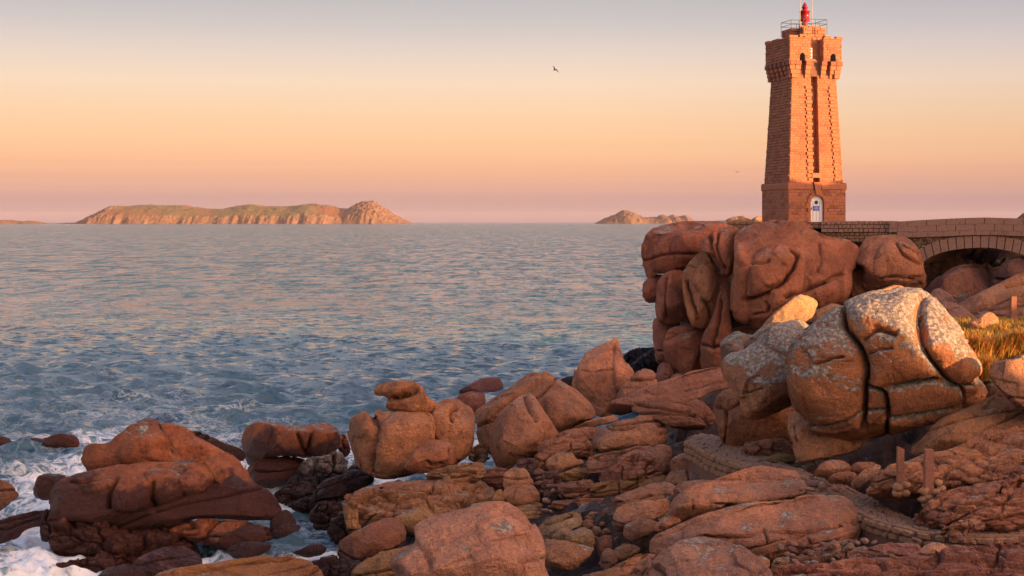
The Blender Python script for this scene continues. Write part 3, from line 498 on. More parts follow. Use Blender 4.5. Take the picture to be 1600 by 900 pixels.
# right-hand slabs
R('slab', 'triangular tan slab at the left end of the big right slabs', [(955,790),(963,776),(990,765),(1010,756),(1046,751),(1060,765),(1060,773),(1030,783),(1000,789),(970,800)], 42, (.43,.22,.15), T=24, tilt=.8, p=3, cat='rock')
R('slab', 'rounded oblong slab below the triangular tan one', [(957,822),(963,797),(985,787),(1020,782),(1046,781),(1050,795),(1042,808),(1012,818),(985,830),(965,832)], 40.2, (.44,.22,.14), T=26, tilt=.6, p=2.8, cat='rock')
R('rock', 'reddish flat-bottomed rock tucked under the oblong slab', [(970,832),(983,815),(1005,808),(1026,813),(1031,824),(1008,838),(985,846)], 39.2, (.44,.21,.13), T=16, tilt=.5)
R('slab', 'broad pink-brown slab with a square broken right end', [(1012,815),(1040,803),(1050,786),(1062,773),(1085,760),(1120,748),(1150,737),(1178,727),(1200,726),(1230,729),(1250,731),(1255,748),(1259,769),(1230,777),(1180,785),(1140,790),(1110,800),(1085,810),(1060,818),(1030,824)], 37.6, (.45,.23,.16), T=38, tilt=.9, p=2.8, cat='rock', cracks=[([(1082,780),(1084,798)],1.3,3),([(1165,745),(1190,733),(1215,738)],1.3,3)])
R('slab', 'low pink slab lying behind the broad square-ended one', [(1044,768),(1070,753),(1100,748),(1128,749),(1125,765),(1070,778)], 41, (.42,.22,.17), T=14, tilt=1.0, cat='rock')
R('rock', 'small red rock squeezed between the two broad slabs', [(1022,826),(1034,811),(1055,805),(1068,811),(1050,822),(1030,831)], 36.8, (.45,.20,.12), T=10, tilt=.5)
R('slab', 'largest pink slab, long and cracked along its lower edge', [(1010,862),(1016,842),(1040,828),(1072,815),(1108,801),(1150,790),(1200,783),(1262,775),(1305,768),(1335,777),(1347,800),(1352,830),(1342,848),(1300,858),(1250,866),(1210,876),(1180,880),(1150,872),(1110,860),(1060,860),(1030,870)], 34, (.46,.23,.16), T=58, tilt=.95, p=2.8, cat='rock',
  cracks=[([(1090,838),(1150,838),(1195,828)],2,7),([(1193,829),(1240,831),(1290,826),(1320,820)],1.6,5),([(1193,825),(1200,848)],1.6,5),([(1200,848),(1250,836),(1300,822),(1346,817)],1.8,6),([(1165,860),(1205,848)],1.6,5),([(1208,868),(1260,856),(1300,846),(1350,834)],2,7),([(1262,838),(1268,852)],1.4,4)])
R('boulder', 'angular purple-pink boulder cut by the bottom edge right of centre', [(1012,905),(1018,882),(1040,860),(1065,845),(1090,837),(1130,844),(1162,855),(1187,875),(1206,900),(1215,950),(1015,950)], 27, (.43,.24,.19), T=75, tilt=.6, p=3.0, cracks=[([(1012,880),(1035,895),(1048,930)],3,6),([(1160,905),(1200,890)],1.4,3)])
R('slab', 'brown slab slanting up from the bottom edge left of the angular boulder', [(895,925),(905,902),(932,894),(970,880),(1000,865),(1022,859),(1024,875),(1000,905),(970,935)], 29.5, (.40,.21,.13), T=26, tilt=.6, cat='rock')
R('rock', 'cracked rock wedged beside the angular boulder at the bottom edge', [(978,925),(990,892),(1014,868),(1030,868),(1040,890),(1046,935),(985,940)], 28.4, (.40,.22,.17), T=26, tilt=.3, cells=(.07,.35,.4,.4))
R('boulder', 'big smooth foreground boulder with a yellow lichen patch on its left shoulder', [(613,878),(632,860),(648,846),(647,822),(662,811),(690,801),(730,792),(760,787),(790,786),(812,796),(833,815),(848,835),(854,862),(852,885),(853,950),(628,950),(622,900)], 30, (.47,.25,.18), T=105, p=2.7, tilt=.3,
  cracks=[([(812,878),(852,870)],1.8,4),([(818,878),(822,915)],1.5,3),([(650,848),(664,862),(672,890)],5,3)], yellow=.05)
R('slab', 'pale grey-tan slab behind the big foreground boulder', [(838,832),(850,812),(880,803),(906,798),(913,805),(910,820),(882,832),(860,842),(846,842)], 42, (.40,.27,.18), T=22, tilt=.7, cat='rock')
R('rock', 'small tan rock in front of the pale slab', [(862,842),(873,829),(890,825),(898,834),(882,848)], 40.5, LG, T=12)
R('block', 'square ochre-fronted block above the angular brown one', [(882,842),(894,830),(923,826),(929,845),(930,862),(902,856),(888,850)], 39.6, (.46,.29,.16), T=20, p=3.4, tilt=.4, cat='rock', ochre=.3)
R('block', 'angular brown block with a flat slanting top near the bottom centre', [(846,875),(850,841),(870,842),(900,848),(929,857),(922,870),(902,888),(885,893),(855,891)], 35, (.36,.20,.13), T=30, p=3.6, tilt=.4, rnd=False, cat='rock', cracks=[])
for k, (pl, Yv, c) in enumerate([([(918,806),(925,799),(936,800),(935,809),(924,811)],43.5,OC),([(935,805),(945,796),(958,797),(962,807),(946,812)],43.2,DK),([(924,832),(929,822),(938,823),(939,834),(928,836)],42,LG),
    ([(939,814),(950,808),(960,811),(960,821),(945,823)],42.6,LG),([(906,817),(915,811),(928,813),(922,824),(909,825)],42.4,(.36,.19,.12)),([(939,832),(948,825),(954,833),(946,837)],41.6,OC)]):
    R('stone', ['orange cobble at the top of the gully pebbles','dark flat cobble at the top right of the gully pebbles','round pale cobble standing in the gully','pale cobble beside the oblong slab in the gully','ribbed brown cobble beside the pale tan slab in the gully','smallest orange cobble at the centre of the gully'][k], pl, Yv, c, T=5, cat='stone', group='cobbles in the gully', step=1.1)
R('rock', 'blocky red rock low in the gully', [(930,860),(936,842),(952,836),(958,845),(952,862),(938,872)], 39.5, (.34,.17,.12), T=12, p=3.2)
R('rock', 'flat orange-brown rock at the gully mouth', [(952,872),(960,855),(985,850),(1000,857),(990,868),(965,880)], 38, (.42,.22,.14), T=14, p=3)
R('rock', 'dark cracked rock at the bottom of the gully', [(936,886),(942,862),(957,858),(966,874),(958,892)], 37, (.28,.15,.12), T=12, p=3)
# giant lichen boulder and its neighbours
R('boulder', 'giant sunlit boulder with deep clefts and grey lichen', [(1229,600),(1230,560),(1245,530),(1270,508),(1300,488),(1318,476),(1345,462),(1370,451),(1400,447),(1430,446),(1450,452),(1470,468),(1490,495),(1507,520),(1518,548),(1531,575),(1529,590),(1540,605),(1538,620),(1500,642),(1450,664),(1402,680),(1388,684),(1340,689),(1290,691),(1270,681),(1262,667),(1250,654),(1236,642),(1230,622)], 42, (.48,.21,.105), T=100, p=2.9, tilt=.16, R=.8, lichen=.60, step=1.8, chip=.5,
  nfrac=0, lobes=[([(1232,600),(1232,565),(1248,533),(1285,512),(1320,520),(1343,550),(1350,580),(1350,605),(1343,640),(1343,664),(1300,672),(1270,665),(1250,642)],14),
         ([(1322,497),(1330,480),(1360,470),(1440,452),(1430,500),(1441,550),(1472,588),(1440,592),(1390,600),(1362,605),(1358,560),(1337,525)],16),
         ([(1442,470),(1436,515),(1455,555),(1482,592),(1505,602),(1523,591),(1531,575),(1518,545),(1493,502),(1468,470)],16),
         ([(1388,612),(1420,603),(1460,595),(1490,604),(1505,618),(1480,633),(1440,644),(1392,650)],10),
         ([(1390,658),(1440,650),(1500,630),(1535,612),(1530,632),(1450,664),(1402,680),(1390,680)],8),
         ([(1262,660),(1300,664),(1343,655),(1346,666),(1310,676),(1275,676)],5),([(1290,560),(1300,545),(1325,540),(1340,560),(1325,566)],3)],
  cracks=[([(1316,478),(1322,512),(1345,545),(1354,572),(1352,605),(1350,640),(1349,668)],3.0,24),([(1354,602),(1383,616),(1387,650),(1386,690)],2.4,20),([(1437,498),(1446,545),(1464,574),(1488,598),(1520,602)],2.2,12),
          ([(1388,606),(1422,599),(1462,590)],2.4,9),([(1388,654),(1430,649),(1482,634)],2.2,8),([(1256,664),(1300,657),(1345,646)],2.2,8),([(1278,570),(1300,563),(1320,558)],1.8,6),([(1362,553),(1378,547),(1396,545)],1.8,6),([(1352,532),(1372,518),(1400,524)],3,9),([(1348,642),(1384,640)],2,8),([(1500,602),(1506,616),(1502,636)],2,7)])
R('boulder', 'tan boulder lying in the shadow under the left end of the giant boulder', [(1230,655),(1238,640),(1268,650),(1290,670),(1340,680),(1345,700),(1310,712),(1290,718),(1265,722),(1248,720),(1238,694)], 42.6, (.44,.22,.14), T=50, cracks=[([(1240,664),(1244,690)],1.5,3)])
R('boulder', 'grey lichened boulder with a blunt hanging nose beside the giant one', [(1126,580),(1128,565),(1138,552),(1160,545),(1178,535),(1190,518),(1212,505),(1232,497),(1252,495),(1272,502),(1292,507),(1290,540),(1270,575),(1252,610),(1235,632),(1200,651),(1180,660),(1168,658),(1157,642),(1152,620),(1145,605),(1133,592)], 45.4, (.43,.22,.14), T=62, p=2.5, tilt=.25, lichen=.56, chip=.6,
  lobes=[([(1195,535),(1205,515),(1230,502),(1262,505),(1280,520),(1270,560),(1240,560),(1215,550)],6)], cracks=[([(1165,615),(1190,607)],1.3,3)])
R('boulder', 'small grey boulder with a sun-touched top behind the blunt-nosed one', [(1126,560),(1127,532),(1140,518),(1160,518),(1178,524),(1186,535),(1165,548),(1150,560),(1132,566)], 47.4, (.30,.22,.20), T=22, lichen=.3)
R('rock', 'grey knob nestled on the shoulder of the blunt-nosed boulder', [(1162,548),(1172,528),(1192,512),(1212,503),(1222,508),(1208,528),(1190,545)], 47, (.36,.24,.22), T=16, lichen=.3)
R('rock', 'rounded purple-grey stone by the sun-touched top', [(1138,552),(1148,537),(1158,533),(1165,538),(1158,552),(1145,560)], 46.4, (.36,.22,.19), T=10, lichen=.2)
R('boulder', 'squat orange-brown boulder under the blunt-nosed grey one', [(1118,645),(1119,626),(1127,612),(1143,604),(1165,606),(1210,625),(1245,645),(1248,690),(1215,695),(1172,702),(1150,708),(1136,702),(1124,682)], 47.2, (.46,.21,.115), T=46, p=2.8, cracks=[([(1121,637),(1133,640),(1134,670),(1131,695)],1.8,5),([(1133,640),(1150,632),(1160,620)],1.6,4)])
R('rock', 'broken brown rock at the foot of the squat boulder', [(1161,704),(1167,692),(1200,686),(1234,683),(1244,700),(1232,714),(1200,714),(1175,713)], 44.6, (.34,.17,.12), T=18, cells=(.07,.5,.35,0))
R('rock', 'mossy flat rock in the shade beside the path', [(1192,724),(1206,710),(1236,709),(1246,720),(1232,729),(1210,728)], 43.2, (.26,.18,.08), T=12, yellow=.15)
R('slab', 'golden sunlit slab leaning behind the grey boulder', [(1176,530),(1192,507),(1215,485),(1240,467),(1258,459),(1275,462),(1284,470),(1276,484),(1262,500),(1235,520),(1200,532)], 55, (.50,.32,.18), T=24, tilt=.3, cat='rock', lichen=.1, nfrac=0)
R('boulder', 'second sunlit boulder peeking up left of the giant one', [(1258,512),(1272,488),(1293,477),(1310,476),(1324,482),(1322,500),(1300,520),(1270,522)], 57, (.46,.25,.15), T=22)
R('boulder', 'pink boulder mostly hidden behind the top of the giant one', [(1315,505),(1345,468),(1378,452),(1402,446),(1415,455),(1400,500),(1340,515)], 51, PK, T=26)
R('slab', 'dark brown slab under the right end of the giant boulder', [(1418,706),(1440,684),(1470,655),(1520,632),(1560,614),(1585,625),(1610,640),(1615,665),(1560,680),(1500,698),(1450,712)], 40, (.30,.15,.09), T=36, tilt=.7, ochre=.1, cat='rock')
R('boulder', 'grey-flecked boulder at the right edge below the grass', [(1546,578),(1555,566),(1580,560),(1605,556),(1640,580),(1640,650),(1600,640),(1570,618),(1552,598)], 39.5, (.36,.19,.13), T=36, lichen=.18)
R('rock', 'round half-sunlit stone in front of the grass', [(1506,526),(1514,503),(1528,491),(1545,487),(1558,494),(1564,510),(1559,523),(1540,529),(1515,532)], 50, (.46,.25,.16), T=18)
R('boulder', 'smooth purple-brown boulder just behind the giant one', [(1458,482),(1470,472),(1492,474),(1514,488),(1524,500),(1512,520),(1470,520)], 54, (.33,.18,.16), T=20)
R('boulder', 'low purple boulder below the bridge behind the giant one', [(1448,475),(1458,455),(1470,451),(1486,461),(1496,474),(1480,490)], 62, (.32,.18,.16), T=16)
R('slab', 'long sloping pink slab under the bridge at the right edge', [(1480,482),(1520,463),(1560,443),(1600,425),(1640,412),(1645,445),(1580,468),(1540,485),(1500,497)], 66, (.42,.21,.15), T=22, tilt=.6, cat='rock')
R('slab', 'lower parallel slab sloping to the right edge', [(1505,500),(1540,484),(1590,464),(1645,443),(1650,480),(1590,500),(1540,508)], 61, (.38,.20,.15), T=20, tilt=.6, cat='rock')
# cliff
CL = (.36, .135, .085)
R('boulder', 'overhanging rounded boulder at the top left corner of the cliff', [(1004,402),(1005,385),(1010,370),(1018,360),(1030,352),(1050,348),(1075,347),(1105,346),(1140,352),(1150,362),(1130,372),(1105,378),(1094,392),(1080,407),(1070,422),(1045,426),(1025,426),(1012,436),(1006,420)], 84, CL, T=56, p=2.6, tilt=.15,
  lobes=[([(1019,398),(1030,376),(1060,368),(1098,364),(1098,388),(1075,412),(1050,422),(1024,424)],12),([(1056,395),(1058,372),(1095,366),(1096,390),(1075,410)],4)])
R('slab', 'flat red cap rock on the skyline above the cliff', [(1052,356),(1075,347),(1100,345),(1130,344),(1155,347),(1165,356),(1130,364),(1080,366)], 88, CL, T=26, tilt=.2, cat='rock')
R('rock', 'small overhanging block jutting seaward under the corner boulder', [(1003,458),(1007,442),(1018,431),(1036,426),(1040,450),(1026,474),(1009,473)], 83.4, CL, T=20, p=3)
R('boulder', 'rectangular boulder below the cliff corner with two vertical folds', [(1022,475),(1026,448),(1038,428),(1068,421),(1078,440),(1074,470),(1078,500),(1062,505),(1045,508),(1027,501)], 82, CL, T=34, p=3, cracks=[([(1040,435),(1036,465),(1042,500)],2.5,4)])
R('boulder', 'twisted boulder with scooped ribs in the middle of the cliff', [(1066,438),(1074,415),(1088,400),(1100,392),(1113,405),(1120,425),(1138,430),(1138,450),(1122,475),(1114,500),(1100,512),(1082,508),(1072,482)], 80, (.42,.185,.11), T=36, p=2.6, lobes=[([(1082,440),(1095,410),(1115,415),(1120,450),(1105,472),(1092,455)],7)], cracks=[([(1072,440),(1078,465),(1090,500)],3,7),([(1098,470),(1108,480),(1112,498)],3,6)])
R('boulder', 'fluted boulder with two hanging pillars at the top of the cliff', [(1092,382),(1100,370),(1120,360),(1152,354),(1152,378),(1148,410),(1142,428),(1130,432),(1118,415),(1108,398),(1097,392)], 79, CL, T=34, p=2.6, cracks=[([(1108,368),(1112,395),(1124,424)],3,8),([(1122,364),(1120,390),(1132,422)],2.5,6)])
R('boulder', 'massive broad boulder that forms the cliff face below the lighthouse', [(1138,482),(1141,440),(1147,415),(1145,390),(1146,368),(1160,355),(1190,348),(1215,347),(1240,350),(1262,356),(1280,368),(1300,374),(1327,377),(1342,388),(1340,407),(1331,425),(1329,447),(1320,467),(1300,477),(1270,492),(1220,503),(1190,512),(1165,512),(1143,505),(1139,492)], 77, (.38,.145,.09), T=70, p=3.2, R=.9, tilt=.12,
  lobes=[([(1168,467),(1173,420),(1180,395),(1212,380),(1242,390),(1244,408),(1222,442),(1192,466)],9),([(1228,500),(1235,462),(1285,444),(1318,425),(1325,445),(1318,465),(1270,492)],7),([(1142,480),(1146,440),(1150,380),(1168,400),(1166,460),(1170,505),(1150,503)],7)],
  cracks=[([(1165,468),(1186,465),(1202,452),(1224,440),(1241,412),(1244,400),(1234,391)],3,10),([(1175,413),(1188,414),(1202,411)],2,5),([(1228,464),(1260,453),(1290,440),(1314,429)],2.8,9),([(1175,494),(1200,486),(1196,474)],2,5),([(1280,382),(1283,405),(1278,425)],3,3)])
R('boulder', 'blocky boulder with a slit, right of the massive one under the bridge end', [(1336,408),(1345,386),(1355,372),(1380,367),(1405,366),(1425,378),(1435,395),(1441,415),(1449,435),(1452,455),(1430,460),(1400,458),(1362,456),(1348,445),(1350,420)], 77.5, (.43,.19,.12), T=44, p=2.8, cracks=[([(1376,436),(1400,432),(1428,438)],1.6,4),([(1400,380),(1412,400),(1436,414)],2,5)], lobes=[([(1368,430),(1375,385),(1410,378),(1432,400),(1440,430),(1410,430)],6)])
R('rock', 'pillar of rock with an orange stain between the two right cliff boulders', [(1326,484),(1328,440),(1336,414),(1352,409),(1368,412),(1366,445),(1350,478)], 78.4, (.40,.19,.10), T=20, p=3.2, ochre=.3)
R('boulder', 'tall narrow column of rock left of the massive cliff boulder', [(1092,585),(1094,545),(1100,520),(1111,500),(1120,468),(1126,446),(1139,438),(1142,490),(1143,520),(1133,552),(1128,580),(1112,588)], 78, CL, T=26, p=2.6, cracks=[([(1126,455),(1122,500),(1112,540)],3,6),([(1097,538),(1112,543),(1128,540)],2,6)])
R('boulder', 'smooth pear-shaped boulder low on the cliff', [(1037,545),(1039,526),(1050,512),(1070,503),(1091,505),(1102,520),(1100,545),(1102,572),(1086,587),(1065,590),(1048,582)], 80, CL, T=32, p=2.6)
R('boulder', 'narrow shaded boulder at the seaward foot of the cliff', [(1020,522),(1021,500),(1034,497),(1064,505),(1048,522),(1042,550),(1044,568),(1029,570),(1023,548)], 83, (.36,.15,.12), T=24, p=2.8)
R('rock', 'dark fallen rock beneath the narrow shaded boulder', [(1026,596),(1029,572),(1045,566),(1053,585),(1048,602)], 79.5, (.30,.14,.12), T=14, wet=.2)
R('rock', 'small dark rock beneath the pear-shaped boulder', [(1044,604),(1052,586),(1068,586),(1076,598),(1062,610)], 78, (.28,.13,.11), T=12, wet=.2)
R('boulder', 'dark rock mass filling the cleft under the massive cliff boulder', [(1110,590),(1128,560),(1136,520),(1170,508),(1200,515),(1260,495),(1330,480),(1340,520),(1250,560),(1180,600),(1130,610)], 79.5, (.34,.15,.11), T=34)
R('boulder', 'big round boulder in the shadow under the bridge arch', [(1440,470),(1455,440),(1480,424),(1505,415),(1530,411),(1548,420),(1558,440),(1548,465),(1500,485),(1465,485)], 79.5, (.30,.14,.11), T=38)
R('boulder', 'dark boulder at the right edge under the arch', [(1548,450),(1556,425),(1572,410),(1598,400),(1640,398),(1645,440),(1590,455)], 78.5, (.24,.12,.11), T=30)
R('rock', 'pale sunlit rock tip on the skyline left of the tower door', [(1130,352),(1138,341),(1152,338),(1168,339),(1176,349),(1160,356)], 106, (.48,.27,.16), T=20)
R('rock', 'second small sunlit rock tip against the tower base', [(1168,352),(1177,341),(1190,338),(1202,345),(1196,356)], 105, (.48,.27,.16), T=16)
R('rock', 'dark rock hump above the parapet at the right edge', [(1586,352),(1594,336),(1612,328),(1635,330),(1640,360)], 92, (.34,.17,.12), T=22)
# right ledges
SR = (.40, .19, .13)
R('ledge', 'long rough red ledge behind the two stone posts', [(1350,778),(1362,752),(1380,738),(1402,724),(1440,711),(1480,700),(1520,685),(1560,672),(1625,662),(1645,720),(1640,760),(1560,768),(1500,775),(1450,778),(1400,785)], 36, SR, T=56, tilt=1.0, p=2.7, cells=(.11,1.9,.30,.26), strata=(.08,.32,.25), cat='ledge')
R('ledge', 'lower rough red ledge dropping to the path at the right edge', [(1442,800),(1468,772),(1500,760),(1560,755),(1640,740),(1645,800),(1600,820),(1550,824),(1500,818),(1460,818)], 33.6, (.33,.15,.11), T=44, tilt=.8, p=2.7, cells=(.11,1.5,.30,.24), strata=(.07,.3,.2), cat='ledge')
R('rock', 'mossy round rock left of the leaning flat stone', [(1272,744),(1279,729),(1294,720),(1315,719),(1329,728),(1328,742),(1300,748)], 38.2, (.38,.18,.11), T=18, yellow=.1)
R('rock', 'flat cobble in front of the mossy round rock', [(1291,752),(1304,740),(1325,736),(1339,743),(1326,753),(1302,756)], 37.2, (.40,.20,.11), T=12)
R('rock', 'leaning flat stone propped up before the posts', [(1327,760),(1344,740),(1364,726),(1375,722),(1379,732),(1361,750),(1340,764)], 36.4, (.44,.24,.18), T=10, p=3.2)
R('rock', 'dark rounded rock behind the leaning flat stone', [(1324,740),(1334,725),(1360,721),(1368,728),(1348,744)], 38.6, (.32,.15,.10), T=14)
R('rock', 'brown rock left of the shorter post', [(1358,762),(1374,742),(1398,723),(1412,728),(1410,752),(1385,765)], 35.6, (.42,.21,.13), T=18)
R('rock', 'knobbly rock rib below the post bases', [(1425,818),(1444,795),(1470,780),(1500,778),(1502,800),(1492,815),(1458,824)], 33.4, (.36,.17,.12), T=18, cells=(.1,.5,.3,.2))
R('rock', 'flat rock in the middle of the path bend', [(1466,836),(1488,818),(1520,808),(1545,812),(1530,828),(1490,838)], 32, (.38,.20,.15), T=12, cells=(.08,.5,.3,.2))
R('rock', 'pale pointed stone on the ledge strip below the path', [(1432,866),(1448,851),(1472,848),(1480,862),(1466,870),(1445,872)], 29.4, (.50,.28,.21), T=12, p=3)
R('rock', 'dark streaked rock between the pale stone and the big slab', [(1340,878),(1356,858),(1398,847),(1436,850),(1438,866),(1395,880)], 30.4, (.26,.13,.13), T=18, strata=(.04,.2,.2))
R('rock', 'brown flat rock with a notch below the largest slab', [(1288,888),(1302,866),(1342,854),(1368,858),(1345,880),(1310,892)], 30.6, (.38,.19,.14), T=16, tilt=.5, cells=(.06,.5,.3,.1))
R('rock', 'long brown rock sloping under the edge of the largest slab', [(1232,888),(1252,866),(1295,852),(1325,848),(1322,862),(1290,880),(1255,892)], 31.2, (.38,.19,.13), T=16, tilt=.5)
R('stone', 'ochre cobble beside the angular boulder', [(1176,890),(1183,870),(1196,869),(1207,880),(1200,894)], 29.6, OC, T=10, cat='stone', step=1.2)
R('stone', 'second ochre cobble right of the angular boulder', [(1203,888),(1212,872),(1228,871),(1236,882),(1222,893)], 29.8, OC, T=9, cat='stone', step=1.2)
R('ledge', 'rough broken ledge along the bottom right edge', [(1180,930),(1190,896),(1230,882),(1290,878),(1350,872),(1400,868),(1450,868),(1500,858),(1560,850),(1630,848),(1645,900),(1640,960),(1180,960)], 27.6, (.40,.18,.145), T=60, tilt=1.1, p=2.8, cells=(.09,.85,.22,.12), strata=(.06,.22,.1), cat='ledge')
R('rock', 'reddish rock pinnacle at the far right of the bottom ledge', [(1556,872),(1568,856),(1600,850),(1640,856),(1640,900),(1570,900)], 28.4, SR, T=20, cells=(.08,.35,.3,.1))
R('rock', 'broad flat stone half sunk in the bottom ledge', [(1480,880),(1500,860),(1540,852),(1560,862),(1545,880),(1505,890)], 28.8, (.44,.22,.18), T=16, tilt=.6, cells=(.06,.4,.3,.1))
# ------------------------------------------------------------------ bedrock ground, hill, sea
GP = [(100,50,-1.6),(-100,60,-2),(250,53,.5),(400,50,-.6),(450,55,-1.3),(500,52,-1.2),(500,57,-1.0),(500,62,-.6),(450,66,-.5),(300,46,-.3),(200,40,-.3),(100,44,-.8),(450,45,.1),(560,46,.2),(560,52,-.3),(650,48,1.0),(650,54,1.0),(740,50,1.5),
      (650,61,.6),(740,63,.0),(740,70,-1.2),(600,70,-1.5),(850,54,1.6),(850,62,1.3),(850,72,-.9),(950,50,2.2),(950,60,2.2),(950,70,1.0),(950,80,-1.3),(1050,45,3.2),(1050,55,2.8),(1050,65,2.8),(1050,78,2.0),(1000,88,-1.2),(980,100,-2),
      (1150,42,4.0),(1150,50,3.8),(1150,60,4.0),(1150,72,4.5),(1250,40,4.0),(1250,46,4.3),(1250,54,5.4),(1250,66,6.2),(1400,40,2.9),(1330,41.5,1.8),(1330,44,1.8),(1380,42.5,2.0),(1400,45,3.8),(1400,52,6.0),(1400,65,7.0),(1550,38,5.4),(1560,44,7.0),(1590,48,7.9),(1600,55,8.2),(1600,68,8.2),(1800,45,8.0),(1800,65,8.8),(2000,50,9),(2000,80,10),
      (900,38,1.6),(900,30,3.0),(700,36,1.4),(600,40,.6),(1000,34,3.0),(1100,30,4.2),(1300,33,3.7),(1350,36,4.0),(1400,35,4.1),(1250,38,4.2),(1450,30,4.2),(1600,30,4.2),(1550,33,4.2),(1480,33,4.2),(1750,32,4.3),(1300,28,4.0),(1600,27,4.2),(1300,26,4.1),(800,24,3.6),(1200,22,5.0),(1000,14,5.5),(400,30,1.0),(200,35,-.8),(1000,8,6),(2200,20,8),(0,20,0),
      (1150,85,9.8),(1150,90,11.4),(1100,94,10.0),(1250,87,11.3),(1300,93,11.6),(1250,100,11.7),(1400,86,10.5),(1400,92,11.6),(1500,78,7.8),(1500,86,7.8),(1500,94,9.0),(1600,84,8.4),(1600,96,11),(1400,105,11.5),(1180,108,11.3),(1080,104,3),(1040,96,1),(1020,92,-1.5),(1100,118,-1.5),(1300,125,-1.5),(1500,125,-1.5),(1900,120,-1),(1900,100,10)]
GP += [(px_, Y_, -2.2) for Y_, x0_ in ((74, 700), (80, 860), (88, 960), (98, 990), (110, 1020), (125, 1060)) for px_ in range(-300, x0_, 110)]+[(1150,130,-2),(1400,138,-2),(1700,138,-2),(500,74,-2.2),(600,80,-2.2)]
def ground_h(x, y):
    num = 0; den = 0
    for px, Yv, z in GP:
        gx = (px-800)/F*Yv; w = 1/((x-gx)**2+(y-Yv)**2+.8)**2.2; num = num+w*z; den = den+w
    return num/den
def grid_faces(nx, ny):
    i = np.arange(nx-1)[:,None]*ny+np.arange(ny-1)[None]; i = i.ravel(); return np.stack([i, i+ny, i+ny+1, i+1], 1)
gx = np.concatenate([np.arange(-40, -16, 2), np.arange(-16, 32, .19), np.arange(32, 64, 2)]); gy = np.concatenate([np.arange(-60, 20, 4), np.arange(20, 44, .15), np.arange(44, 100, .33), np.arange(100, 150, 2)])
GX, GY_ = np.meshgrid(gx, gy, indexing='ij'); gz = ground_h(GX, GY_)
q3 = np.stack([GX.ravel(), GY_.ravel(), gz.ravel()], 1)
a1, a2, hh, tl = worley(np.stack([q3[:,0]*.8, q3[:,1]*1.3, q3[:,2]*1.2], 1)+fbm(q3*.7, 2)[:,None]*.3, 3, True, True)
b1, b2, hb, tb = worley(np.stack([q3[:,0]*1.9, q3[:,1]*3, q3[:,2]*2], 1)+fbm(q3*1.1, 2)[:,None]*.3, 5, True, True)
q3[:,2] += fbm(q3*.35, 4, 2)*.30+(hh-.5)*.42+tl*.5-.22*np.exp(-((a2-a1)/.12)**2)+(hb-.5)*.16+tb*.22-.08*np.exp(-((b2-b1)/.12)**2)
g_ = mesh_obj('ground', q3, grid_faces(len(gx), len(gy)), M_GRAN, None, True); g_.color = (.17, .085, .055, 1); g_['wet'] = 1.0; g_['lichen'] = 0.; g_['ochre'] = .05; g_['yellow'] = 0.  # damp bedrock, coloured darker still to paint shade into the gaps between rocks
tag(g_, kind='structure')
# the granite hill to the right of and behind the view, which keeps the low sun off the shore
CR = [(-90,15),(-40,17),(6,17),(12,15.8),(17.25,14.3),(17.75,11.5),(20,11.2),(23,11.3),(26,10.7),(29,10.9),(32,11.6),(36,12.9),(42,14.6),(50,16.6),(60,17.0),(72,16.9),(76,17.3),(78.3,18.2),(80.4,17.35),(82.2,17.9),(84,16.5),(85.5,15.6),(92,14.5),(97,8),(104,2)]
hx = np.arange(38, 96, .9); hy = np.concatenate([np.arange(-90, 8, 2.5), np.arange(8, 26, .35), np.arange(26, 106, .8)])
HX, HY = np.meshgrid(hx, hy, indexing='ij')
cr = np.interp(HY+.577*(HX-50), [c[0] for c in CR], [c[1] for c in CR])
prof = np.interp(HX, [38, 44, 48, 50, 54, 70, 96], [.0, .55, .93, 1.0, .97, .9, .7])
q3 = np.stack([HX.ravel(), HY.ravel(), (5+(cr-5)*prof).ravel()], 1)
rr = fbm(q3*.16, 4, 6)*1.2; q3[:,2] += np.where(np.abs(HX.ravel()-50) < 3, rr*.25, rr)-np.where(HX.ravel() > 54, .6, 0)
q3[:,2] = np.where(HX.ravel() < 39, 4, q3[:,2])
h_ = mesh_obj('hill', q3, grid_faces(len(hx), len(hy)), M_GRAN, None, True); h_.color = (.36, .19, .12, 1); h_['wet'] = 0.; h_['lichen'] = .1; h_['ochre'] = .05; h_['yellow'] = 0.
tag(h_, kind='structure')

# sea
rows = [353-.0]
rows = np.concatenate([[347.4, 348.2, 349, 350, 351, 352], np.arange(353, 960, 1.9), np.arange(965, 1500, 18)])
SY = CAMH*F/(rows-HZ); SY = SY[::-1]
cols = np.concatenate([np.arange(-2600, -840, 80), np.arange(-840, 840, 2.6), np.arange(840, 2600, 80)])/F
TX, TY = np.meshgrid(cols, SY, indexing='ij'); X = TX*TY; dY = 1.9*TY*TY/(CAMH*F)
Z = np.zeros_like(X); DX = np.zeros_like(X); DY = np.zeros_like(X)
rg = np.random.default_rng(3)
for k in range(160):
    lam = .45*(5.5/.45)**(rg.random()**1.05); th = math.radians(rg.normal(-80, 30)); kk = 2*math.pi/lam
    a = .0185*lam**.58*(.5+rg.random()); ph = rg.random()*6.28
    att = np.clip((lam/np.maximum(dY, .02)-1.6)/2.2, 0, 1)*np.clip(lam/(TY*2.6/F)/3, 0, 1)
    arg = kk*(X*math.cos(th)+TY*math.sin(th))+ph
    Z += att*a*np.cos(arg); DX -= att*a*.45*math.cos(th)*np.sin(arg); DY -= att*a*.45*math.sin(th)*np.sin(arg)
calm = np.exp(-(((X+6.8)/2.6)**2+((TY-54)/6)**2)); Z *= 1-.8*calm
